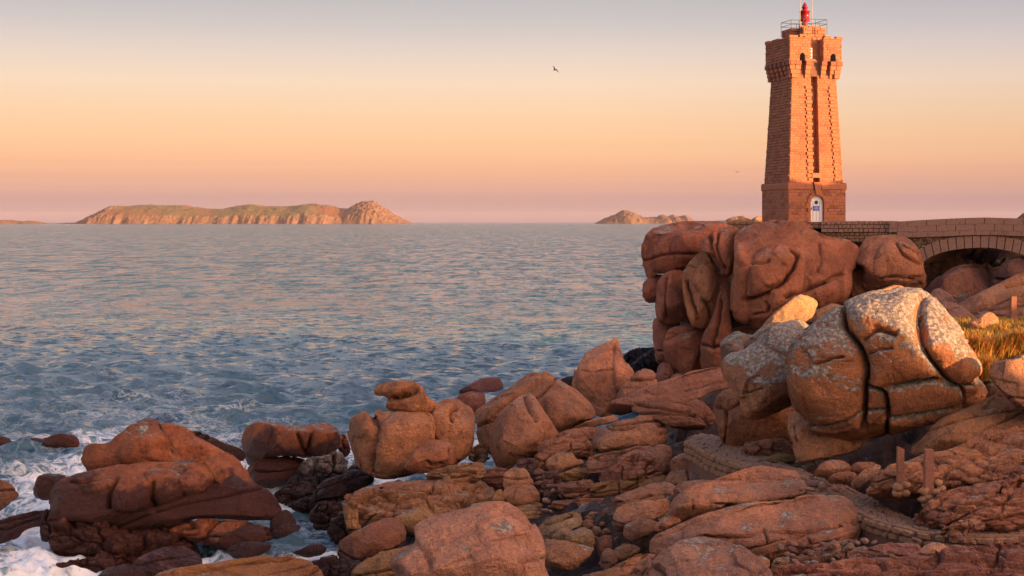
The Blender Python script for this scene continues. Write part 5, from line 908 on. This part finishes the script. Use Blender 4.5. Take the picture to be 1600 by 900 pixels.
# spandrel / deck body behind the faces
body = [(1403,420),(1434,420)]+[tuple(p) for p in O_]+[(1645,372)]; xs_ = np.linspace(1645, 1403, 20); body += [(x, ev(strb, x)-2) for x in xs_[1:]]
bpart('wall', body, 3.9, M_JOINT, off=-.05)
for i in range(8):                     # parapet slabs, two courses
    for r in range(2):
        a = 1403+i*30.2+(15 if r else 0); c = min(a+29.6, 1645)
        if r and i == 0:
            bpart('parapet_block', [(1403.3, ev(topc,1403.3)*.5+ev(strt,1403.3)*.5-.3), (1417.5, ev(topc,1417)*.5+ev(strt,1417)*.5-.3), (1417.5, ev(topc,1417)+.2), (1403.3, ev(topc,1403.3)+.2)], .5, M_WALLST, off=.02)
        mid_ = lambda x: (ev(topc, x)+ev(strt, x))/2
        lo_, hi_ = (mid_, lambda x: ev(topc, x)) if r else (lambda x: ev(strt, x), mid_)
        bpart('parapet_block', [(a+.3, lo_(a)-.25), (c, lo_(c)-.25), (c, hi_(c)+.25), (a+.3, hi_(a)+.25)], .5, M_WALLST, off=.015+.03*rs.random())
for i in range(10):
    a = 1403+i*24.4; c = a+23.9; bpart('string_stone', [(a, ev(strb,a)), (c, ev(strb,c)), (c, ev(strt,c)+.2), (a, ev(strt,a)+.2)], .7, M_WALLST, off=.16+.02*rs.random())
for j in range(3): bpart('pilaster_stone', [(1390,345+6*j+.3),(1402.6,345+6*j+.3),(1402.6,350.6+6*j),(1390,350.6+6*j)], .5, M_WALLST, off=.08)
g = MB()                               # rubble infill of the spandrel
for i in range(160):
    x = rs.uniform(1404, 1645); yo = float(np.interp(x, O_[:,0], O_[:,1])) if x > 1432 else 412
    y = rs.uniform(ev(strb, x)+.5, yo-1.0)
    if yo-1-ev(strb, x) < 1.5: continue
    r_ = rs.uniform(1.4, 3.4); n_ = rs.randint(5, 7); q = [bm(x+r_*1.4*math.cos(t_*6.283/n_+.4), y+r_*.8*math.sin(t_*6.283/n_+.4), .03*sgnf) for t_ in range(n_)]; g.prism([Vector(p)-BR_.location for p in q], bn*.15)
tag(g.build('rubble', M_RUBBLE, BR_), kind='stuff')
bpart('parapet_block', [(1403,372),(1645,373),(1645,343.5),(1403,346.5)], .4, M_WALLST, off=-3.6)
def stone_wall(name, label, fmap, nrm, x0, x1, top, bot, rows_, wpx, mat=M_WALLST, thick=.45, seed=1, cap=None):
    r_ = random.Random(seed); org = Vector(fmap(x0, bot(x0))); root = empty(name, org); tag(root, label, 'wall')
    g = MB(); n_ = 12; xs = [x0+(x1-x0)*i/n_ for i in range(n_+1)]; poly = [fmap(x, bot(x)) for x in xs]+[fmap(x, top(x)+.6) for x in xs[::-1]]
    g.prism([Vector(p)+nrm*.06-org for p in poly], nrm*thick); g.build('mortar_core', M_MORTAR, root)
    for k in range(rows_):
        x = x0-(wpx*.5 if k % 2 else 0)
        while x < x1:
            w_ = wpx*r_.uniform(.65, 1.35); a, c = max(x, x0)+.25, min(x+w_, x1)-.25; x += w_
            if c-a < 1.2: continue
            e = lambda xx, t_: bot(xx)+(top(xx)-bot(xx))*t_
            j1, j2, j3, j4 = [r_.uniform(-.06, .06) for _ in range(4)]
            q = [fmap(a, e(a, (k+.06+j1)/rows_)), fmap(c, e(c, (k+.06+j2)/rows_)), fmap(c, e(c, (k+.94+j3)/rows_)), fmap(a, e(a, (k+.94+j4)/rows_))]
            q = [Vector(p)-nrm*(.0) for p in q]; cen = sum(q, Vector())/4; o_ = r_.uniform(.03, .08)
            inn = [p+(cen-p)*.16-nrm*o_ for p in q]; outq = [p+nrm*.0 for p in q]; bk = [p+nrm*.2 for p in q]
            loc = cen-org; s1 = MB(); s1.add([p-cen for p in outq+inn+bk], [(4,5,6,7),(0,1,5,4),(1,2,6,5),(2,3,7,6),(3,0,4,7),(1,0,8,9),(2,1,9,10),(3,2,10,11),(0,3,11,8)])
            o = s1.build('stone', mat, root); o.location = loc
    return root
wm, wn = plane_map(P(1283, 350, 84)[:2], P(1391, 350, 82.2)[:2])
stone_wall('terrace_wall', 'brick-like stone wall between the lighthouse door and the bridge', lambda x, y: wm(x, y), wn, 1283, 1390, lambda x: 345.6-(x-1283)*.008, lambda x: 363.2, 3, 8, seed=2)
wm2, wn2 = plane_map(P(1283, 350, 84.2)[:2], P(1440, 350, 81.3)[:2])
stone_wall('footing_wall', 'rough rubble footing under the brick-like wall', lambda x, y: wm2(x, y), wn2, 1283, 1432, lambda x: 363.4+(0 if x < 1404 else 7.4), lambda x: 378 if x < 1400 else 384, 3, 7, M_RUBBLE, seed=4, thick=1.2)
wm3, wn3 = plane_map(P(1120, 350, 88)[:2], P(1284, 350, 84.1)[:2])
stone_wall('terrace_wall', 'low mossy stone kerb wall in front of the lighthouse', lambda x, y: wm3(x, y), wn3, 1136, 1283, lambda x: 346.3, lambda x: 356.0, 2, 9, M_RUBBLE, seed=5)
# paved terrace round the tower
g = MB(); g.prism([P(1145,346,92)*[1,1,0]+[0,0,11.6], P(1290,346,85.5)*[1,1,0]+[0,0,11.6], P(1400,346,83.4)*[1,1,0]+[0,0,11.6], P(1660,346,79)*[1,1,0]+[0,0,11.6], P(1640,346,90)*[1,1,0]+[0,0,11.6], P(1400,346,108)*[1,1,0]+[0,0,11.6], P(1190,346,108)*[1,1,0]+[0,0,11.6]], (0,0,.39))
tag(g.build('terrace', M_FLAG), kind='structure')

# ------------------------------------------------------------------ stone paths with retaining walls
def catm(pts, n): return along(curve(np.array(pts), 6, False), n) if len(pts[0]) == 2 else None
def path(front, back, label_w, wall_h, nU, nV, seed, wname='retaining_wall', wrows=3, wlen=.30):
    """front/back edges as lists of (px, py, Y); flagstones between them, stone wall below the front edge"""
    r_ = random.Random(seed); A = np.array([P(*p) for p in front]); B = np.array([P(*p) for p in back])
    def ev3(C, t_):
        C = curve(C, 5, False) if False else C; d = np.r_[0, np.cumsum(np.linalg.norm(np.diff(C, axis=0), axis=1))]; return np.array([np.interp(t_*d[-1], d, C[:,k]) for k in range(3)])
    Pt = lambda u, v: ev3(A, u)*(1-v)+ev3(B, u)*v
    org = Pt(.5, .5); bed = MB(); n_ = 14
    ring_ = [Pt(i/n_, 0)-[0,0,.06] for i in range(n_+1)]+[Pt(i/n_, 1)-[0,0,.06] for i in range(n_, -1, -1)]
    Vb = []; 
    for i in range(n_+1): Vb += [Pt(i/n_, 0)-[0,0,.05], Pt(i/n_, 1)-[0,0,.05], Pt(i/n_, 1)-[0,0,.7], Pt(i/n_, 0)-[0,0,.7+wall_h]]
    Fb = []
    for i in range(n_):
        k = 4*i; Fb += [(k, k+4, k+5, k+1), (k+1, k+5, k+6, k+2), (k+3, k+7, k+4, k)]
    bed.add([v-org for v in Vb], Fb); root = bed.build('path', M_JOINT); root.location = org; tag(root, kind='structure')
    # jittered net of flagstones
    J = {}
    def node(i, j):
        if (i, j) not in J:
            u = min(max((i+(.5 if j % 2 else 0)+r_.uniform(-.24, .24))/nU, 0), 1); v = (j+(r_.uniform(-.2, .2) if 0 < j < nV else 0))/nV; J[(i, j)] = Pt(u, v)
        return J[(i, j)]
    for i in range(-1, nU):
        for j in range(nV):
            q = [node(i, j), node(i+1, j), node(i+1, j+1), node(i, j+1)]
            if min(np.linalg.norm(q[0]-q[1]), np.linalg.norm(q[3]-q[2])) < .05: continue
            cen = sum(q)/4; q = [p+(cen-p)*.07 for p in q]; up = r_.uniform(-.01, .04); top = [p+(cen-p)*.06+[0, 0, up+r_.uniform(-.012, .012)] for p in q]
            s1 = MB(); s1.add([p-cen for p in q+top]+[p-cen-[0,0,.06] for p in q], [(4,5,6,7),(0,1,5,4),(1,2,6,5),(2,3,7,6),(3,0,4,7),(0,8,9,1),(1,9,10,2),(2,10,11,3),(3,11,8,0)])
            o = s1.build('flagstone', M_FLAG, root); o.location = cen-org
    if wall_h > 0:
        wr = empty(wname, A[0]); tag(wr, label_w, 'wall'); Ltot = np.linalg.norm(np.diff(A, axis=0), axis=1).sum(); n2 = int(Ltot/wlen)
        for k in range(wrows):
            for i in range(-1, n2):
                u0 = (i+(.5 if k % 2 else 0)+r_.uniform(-.3, .3))/n2; u1 = (i+1+(.5 if k % 2 else 0)+r_.uniform(-.2, .2))/n2; u0 = max(u0, 0); u1 = min(u1, 1)
                if u1-u0 < .2/n2: continue
                a, c = ev3(A, u0), ev3(A, u1); z_1, z_0 = -wall_h*k/wrows-.015, -wall_h*(k+1)/wrows+.015; d = Vector(c-a); nn = Vector((d.y, -d.x, 0)).normalized()
                if nn.y > 0: nn = -nn
                n_p = 7; cen = Vector((a+c)/2)+Vector((0, 0, (z_0+z_1)/2)); ra, rz = d.length*.47, (z_1-z_0)*.50; dd = d.normalized()
                rg_ = [cen+dd*ra*max(-1, min(1, 1.5*math.cos(t_*6.283/n_p)+r_.uniform(-.3, .3)))+Vector((0, 0, 1))*rz*max(-1, min(1, 1.5*math.sin(t_*6.283/n_p)+r_.uniform(-.35, .35))) for t_ in range(n_p)]
                s1 = MB(); o_ = r_.uniform(.04, .10); inn = [p+(cen-p)*.3+nn*o_ for p in rg_]; bk = [p-nn*.1 for p in rg_]
                s1.add([p-cen for p in rg_+inn+bk], [tuple(range(n_p, 2*n_p))]+[(t_, (t_+1) % n_p, n_p+(t_+1) % n_p, n_p+t_) for t_ in range(n_p)]+[(t_, 2*n_p+t_, 2*n_p+(t_+1) % n_p, (t_+1) % n_p) for t_ in range(n_p)])
                o = s1.build('stone', M_RUBBLE, wr, False); o.location = cen-wr.location
path([(1070,688,49),(1086,694,47.6),(1104,706,46),(1128,716,44.4),(1160,726,42.6),(1195,738,40.6),(1235,750,38.8)], [(1092,676,50.5),(1118,680,49),(1150,694,47),(1185,708,45),(1222,722,43.2),(1258,736,41.5),(1290,752,39.5)], 'rubble retaining wall below the stone path in the centre right', .62, 22, 6, 3, wrows=3, wlen=.55)
path([(1235,764,38.2),(1290,778,36.6),(1335,800,35.0),(1362,812,34.2),(1400,822,33.2),(1440,832,32.6),(1490,838,32.2),(1550,840,32.0),(1640,834,32.2)], [(1262,742,39.8),(1320,758,38.2),(1362,778,36.8),(1394,798,35.4),(1430,812,34.6),(1470,822,34.0),(1510,828,33.8),(1560,831,33.6),(1640,824,33.8)], 'rubble kerb wall below the paved path at the right', .34, 40, 6, 8, wrows=2, wlen=.34)

# ------------------------------------------------------------------ standing stone posts
M_POST = masonry_mat('post_granite', (.30, .125, .08), (.30, .125, .08), (.30, .125, .08), 22)
def post(label, px, py0, py1, wpx, Y, lean=0, rub=None, seed=1, topcut=0):
    r_ = random.Random(seed); base = P(px, py1, Y); root = empty('stone_post', base); tag(root, label, 'post', 'granite posts beside the paths'); k = Y/F; hgt = (py1-py0)*k; w = wpx*k/2
    V = []; n_ = 7
    for i in range(n_+1):
        z = -.3+(hgt+.3)*i/n_; sc = 1-.10*i/n_
        for sx, sy_ in ((-1,-1),(1,-1),(1,1),(-1,1)):
            zz_ = z-(topcut*hgt*(sx > 0) if i == n_ else 0)
            V.append((sx*w*sc*(1+r_.uniform(-.07, .07))+lean*z, sy_*w*.9*sc*(1+r_.uniform(-.07, .07)), zz_))
    Fc = [(4*i+a, 4*i+(a+1) % 4, 4*i+4+(a+1) % 4, 4*i+4+a) for i in range(n_) for a in range(4)]+[(4*n_, 4*n_+1, 4*n_+2, 4*n_+3)]
    mesh_obj('shaft', V, Fc, M_POST, root)
    if rub:
        for (dx, dz, rr_) in rub:
            n1, V2 = 8, []
            for a in range(5):
                ph = math.pi*a/4
                for b_ in range(n1): th = 2*math.pi*b_/n1; q_ = 1+r_.uniform(-.3, .3); V2.append((dx*k+rr_*k*1.15*math.sin(ph)*math.cos(th)*q_, -.05+rr_*k*.8*math.sin(ph)*math.sin(th)*q_, dz*k+rr_*k*.8*math.cos(ph)*q_))
            F2 = [(a*n1+b_, a*n1+(b_+1) % n1, (a+1)*n1+(b_+1) % n1, (a+1)*n1+b_) for a in range(4) for b_ in range(n1)]
            mesh_obj('footing_stone', V2, F2, M_RUBBLE, root, True)
post('shorter granite post with a rounded top on the red ledge', 1407, 697, 752, 11, 34.6, seed=1, topcut=.08, rub=[(-4,-8,9),(7,-6,9),(-6,-18,8),(6,-17,8)])
post('taller square granite post on a rubble footing', 1451, 702, 764, 14, 34.0, seed=2, rub=[(-8,-3,8),(-2,-12,8),(10,-4,8),(18,2,7),(22,-8,7),(-10,-16,7),(8,-17,7),(-4,-24,6),(14,10,7)])
post('far granite post standing in the dry grass at the right edge', 1583, 463, 500, 9, 52, seed=3, lean=.02)

# ------------------------------------------------------------------ small loose stones on the ledges
protos = []
for s_ in range(5):
    r_ = np.random.default_rng(40+s_); n1 = 9; Vp = []
    for a in range(6):
        ph = math.pi*a/5
        for b_ in range(n1): th = 2*math.pi*b_/n1; Vp.append((math.sin(ph)*math.cos(th), math.sin(ph)*math.sin(th), .62*math.cos(ph)))
    Vp = np.array(Vp); Vp *= (1+.32*fbm(Vp*1.6+s_*9, 3, s_))[:,None]; Fp = np.array([(a*n1+b_, (a+1)*n1+b_, (a+1)*n1+(b_+1) % n1, a*n1+(b_+1) % n1) for a in range(5) for b_ in range(n1)])
    me = mesh_obj('stone', Vp, Fp, M_GRAN, None, True); protos.append(me.data); bpy.data.objects.remove(me)
rs2 = random.Random(21)
ZN = [((1215,1330,848,880),(31.5,29.6),34,'loose stones under the largest pink slab'),((1250,1600,842,868),(30.8,30.0),40,'loose stones below the paved path'),((905,1000,796,862),(43.5,39.5),34,'cobbles in the gully'),((838,880,735,800),(52,49),20,'stones in the dark gully by the leaning stack'),
      ((1240,1380,732,765),(39.6,37),20,'stones beside the mossy rock'),((730,765,690,722),(60,57),12,'stones in the gap by the pointed boulder'),((505,560,800,850),(54,51.5),14,'dark stones at the channel edge'),((1430,1540,785,822),(34.6,33),16,'stones among the right-hand ledges')]
for (xa, xb, ya, yb), (Y0_, Y1_), n_, grp in ZN:
    for i in range(n_):
        px = rs2.uniform(xa, xb); t_ = rs2.random(); py = ya+(yb-ya)*t_; Yv = Y0_+(Y1_-Y0_)*t_+rs2.uniform(-.3, .3); r_ = rs2.uniform(3.0, 8.0)*Yv/F
        o = bpy.data.objects.new('stone', rs2.choice(protos)); COL.objects.link(o); p = P(px, py, Yv); p[2] -= r_*.1
        o.location = p; o.rotation_euler = (rs2.uniform(-.4, .4), rs2.uniform(-.4, .4), rs2.uniform(0, 6.28)); o.scale = (r_*rs2.uniform(1, 1.5), r_, r_*rs2.uniform(.8, 1.1))
        c = rs2.choice([(.42,.21,.13),(.36,.17,.12),(.45,.27,.17),(.40,.20,.15),(.30,.15,.12)]); o.color = (*c, 1); o['wet'] = 1.2 if 'channel' in grp else .1; o['lichen'] = 0.; o['ochre'] = .1; o['yellow'] = 0.
        tag(o, 'small loose stone, one of the '+grp, 'stone', grp)

# ------------------------------------------------------------------ dry grass and scrub at the right
def blade_mat(name, c1, c2, c3):
    m, t = new_mat(name); b = NB(t); geo = b.n('ShaderNodeNewGeometry'); r = geo.outputs['Random Per Island']
    col = b.mix(r, c1, c2); col = b.mix(b.step(b.m('FRACT', b.m('MULTIPLY', r, 9.7)), .6, .8), col, c3); bs = b.done(col, .7); bs.inputs['Subsurface Weight'].default_value = 0; return m
M_GRASS = blade_mat('dry_grass', (.50, .22, .04), (.48, .28, .05), (.30, .24, .04)); M_SCRUB = blade_mat('rust_scrub', (.36, .11, .03), (.46, .19, .04), (.20, .22, .03))
def tuft(name, label, cat, spots, n, hgt, mat, seed, kind=None, group=None, spread=1.0):
    r_ = np.random.default_rng(seed); V = []; Fc = []
    org = np.mean([s_[:3] for s_ in spots], 0)
    for i in range(n):
        s_ = spots[r_.integers(len(spots))]; c = np.array(s_[:3])+np.array([r_.normal(0, s_[3]*.5), r_.normal(0, s_[3]*.4), -.03]); a = r_.uniform(0, 6.28); lean = r_.uniform(.15, .8)*spread; h = hgt*r_.uniform(.5, 1.15); w = .008+.008*r_.random()
        d = np.array([math.cos(a), math.sin(a), 0]); sd = np.array([-d[1], d[0], 0])*w; k = len(V)
        p1 = c+d*lean*h*.35+np.array([0,0,h*.55]); p2 = c+d*lean*h+np.array([0,0,h*(1-.25*lean)])
        V += [c-sd, c+sd, p1+sd*.8, p1-sd*.8, p2]; Fc += [(k, k+1, k+2, k+3), (k+3, k+2, k+4)]
    o = mesh_obj(name, V, Fc, mat, None, False, org); tag(o, label, cat, group, kind); return o
# grass-covered earth bank under it
bx = [(1500,575,45.5),(1530,552,46.5),(1560,540,47.5),(1600,540,47),(1650,540,46),(1530,520,48.5),(1565,505,50.5),(1600,500,51.5),(1650,495,52),(1520,600,43.5),(1560,575,44.5),(1600,560,45),(1650,560,44.5)]
sp1 = [(*P(px+dx, py+dy, Yv), .28) for px, py, Yv in bx for dx, dy in ((0, 0), (8, 6), (-8, 9))]
def bank_h(x, y):
    num = 0; den = 0
    for px, py, Yv in bx: p = P(px, py, Yv); w = 1/((x-p[0])**2+(y-p[1])**2+.05)**2; num = num+w*p[2]; den = den+w
    return num/den
bxx, byy = np.meshgrid(np.arange(13.6, 19.5, .16), np.arange(43.2, 53.5, .16), indexing='ij'); bz = bank_h(bxx, byy)-.12
edge = np.clip(np.minimum.reduce([bxx-13.6, 19.5-bxx, byy-43.2, 53.5-byy])/1.0, 0, 1); bz = bz-(1-edge)**2*2.2
q3 = np.stack([bxx.ravel(), byy.ravel(), bz.ravel()], 1); q3[:,2] += fbm(q3*1.5, 3)*.12
M_EARTH = plain('heath_earth', (.13, .075, .035), .95, .1, sc=3)
tag(mesh_obj('heath_bank', q3, grid_faces(*bxx.shape), M_EARTH, None, True), kind='structure')
sp_t = []
rg2 = np.random.default_rng(8)
for i in range(420):
    x, y = rg2.uniform(13.9, 19.3), rg2.uniform(43.6, 53.2); sp_t.append((x, y, float(bank_h(x, y))-.1, .25))
tuft('grass', None, None, [p_ for p_ in sp_t if p_[1] > 45.8], 17000, .24, M_GRASS, 5, 'stuff')
tuft('ground_cover', None, None, [p_ for p_ in sp_t if p_[1] <= 46.6], 9000, .36, M_SCRUB, 6, 'stuff', spread=1.5)
for i, (px, py, Yv, lab) in enumerate([(1520,560,44.6,'rust-red scrub bush against the giant boulder'),(1528,592,43.4,'dark rust scrub bush lowest down beside the giant boulder'),(1560,562,45.2,'orange scrub bush in the middle of the dry grass'),(1592,552,45.4,'orange scrub bush at the right edge above the grey-flecked boulder')]):
    p = P(px, py, Yv); tuft('scrub_bush', lab, 'bush', [(*p, .45), (*(p+[.3,.2,0]), .4), (*(p+[-.3,.1,-.05]), .4), (*(p+[0,-.1,.12]), .3)], 2400, .78, M_SCRUB, 60+i, group='scrub bushes on the grassy bank', spread=1.3)

# ------------------------------------------------------------------ gulls
def gull(label, px, py, Y, span, rot, bank):
    p = P(px, py, Y); root = empty('gull', p, rot); tag(root, label, 'bird', 'gulls in flight'); root.rotation_euler = (0, bank, rot)
    g = MB(); g.lathe([(0,-.30),(.02,-.28),(.05,-.18),(.075,0),(.06,.13),(.045,.2),(.05,.24),(.03,.29),(.008,.33),(0,.335)], n=10); g.v = [(x, z, y) for x, y, z in g.v]; g.build('body', M_BIRD, root, True)
    for s_ in (-1, 1):
        w = MB(); st = [(0,.10,-.10,0),(.18,.13,-.10,.09),(.36,.12,-.07,.15),(.5,.05,-.08,.13),(.62,-.05,-.10,.08)]; V = []
        for x, ya, yb, z in st: V += [(s_*x*span,ya,z+.012),(s_*x*span,yb,z+.004),(s_*x*span,yb,z-.004),(s_*x*span,ya,z-.008)]
        w.add(V, [(4*i+a, 4*i+(a+1) % 4, 4*i+4+(a+1) % 4, 4*i+4+a) for i in range(4) for a in range(4)]); w.build('wing', M_BIRD, root, True)
    t_ = MB(); t_.prism([(-.02,-.27,0),(.02,-.27,0),(.07,-.42,0),(-.07,-.42,0)], (0,0,.012)); t_.build('tail', M_BIRD, root)
gull('dark gull flying high in the empty sky near the centre', 867, 109, 150, .75, .5, .75)
gull('distant gull flying low over the horizon left of the lighthouse', 1152, 269, 240, .9, .1, .1)

# ------------------------------------------------------------------ sea haze
g = MB(); g.box(-16000, 16000, -400, 27000, -8, 175); mh = bpy.data.materials.new('haze_air'); mh.use_nodes = True; t = mh.node_tree; t.nodes.clear()
pv_ = t.nodes.new('ShaderNodeVolumePrincipled'); pv_.inputs['Color'].default_value = (.93, .86, .92, 1); pv_.inputs['Density'].default_value = 1.0e-5; pv_.inputs['Anisotropy'].default_value = .0
ou = t.nodes.new('ShaderNodeOutputMaterial'); t.links.new(pv_.outputs[0], ou.inputs['Volume']); tag(g.build('haze', mh), kind='stuff')
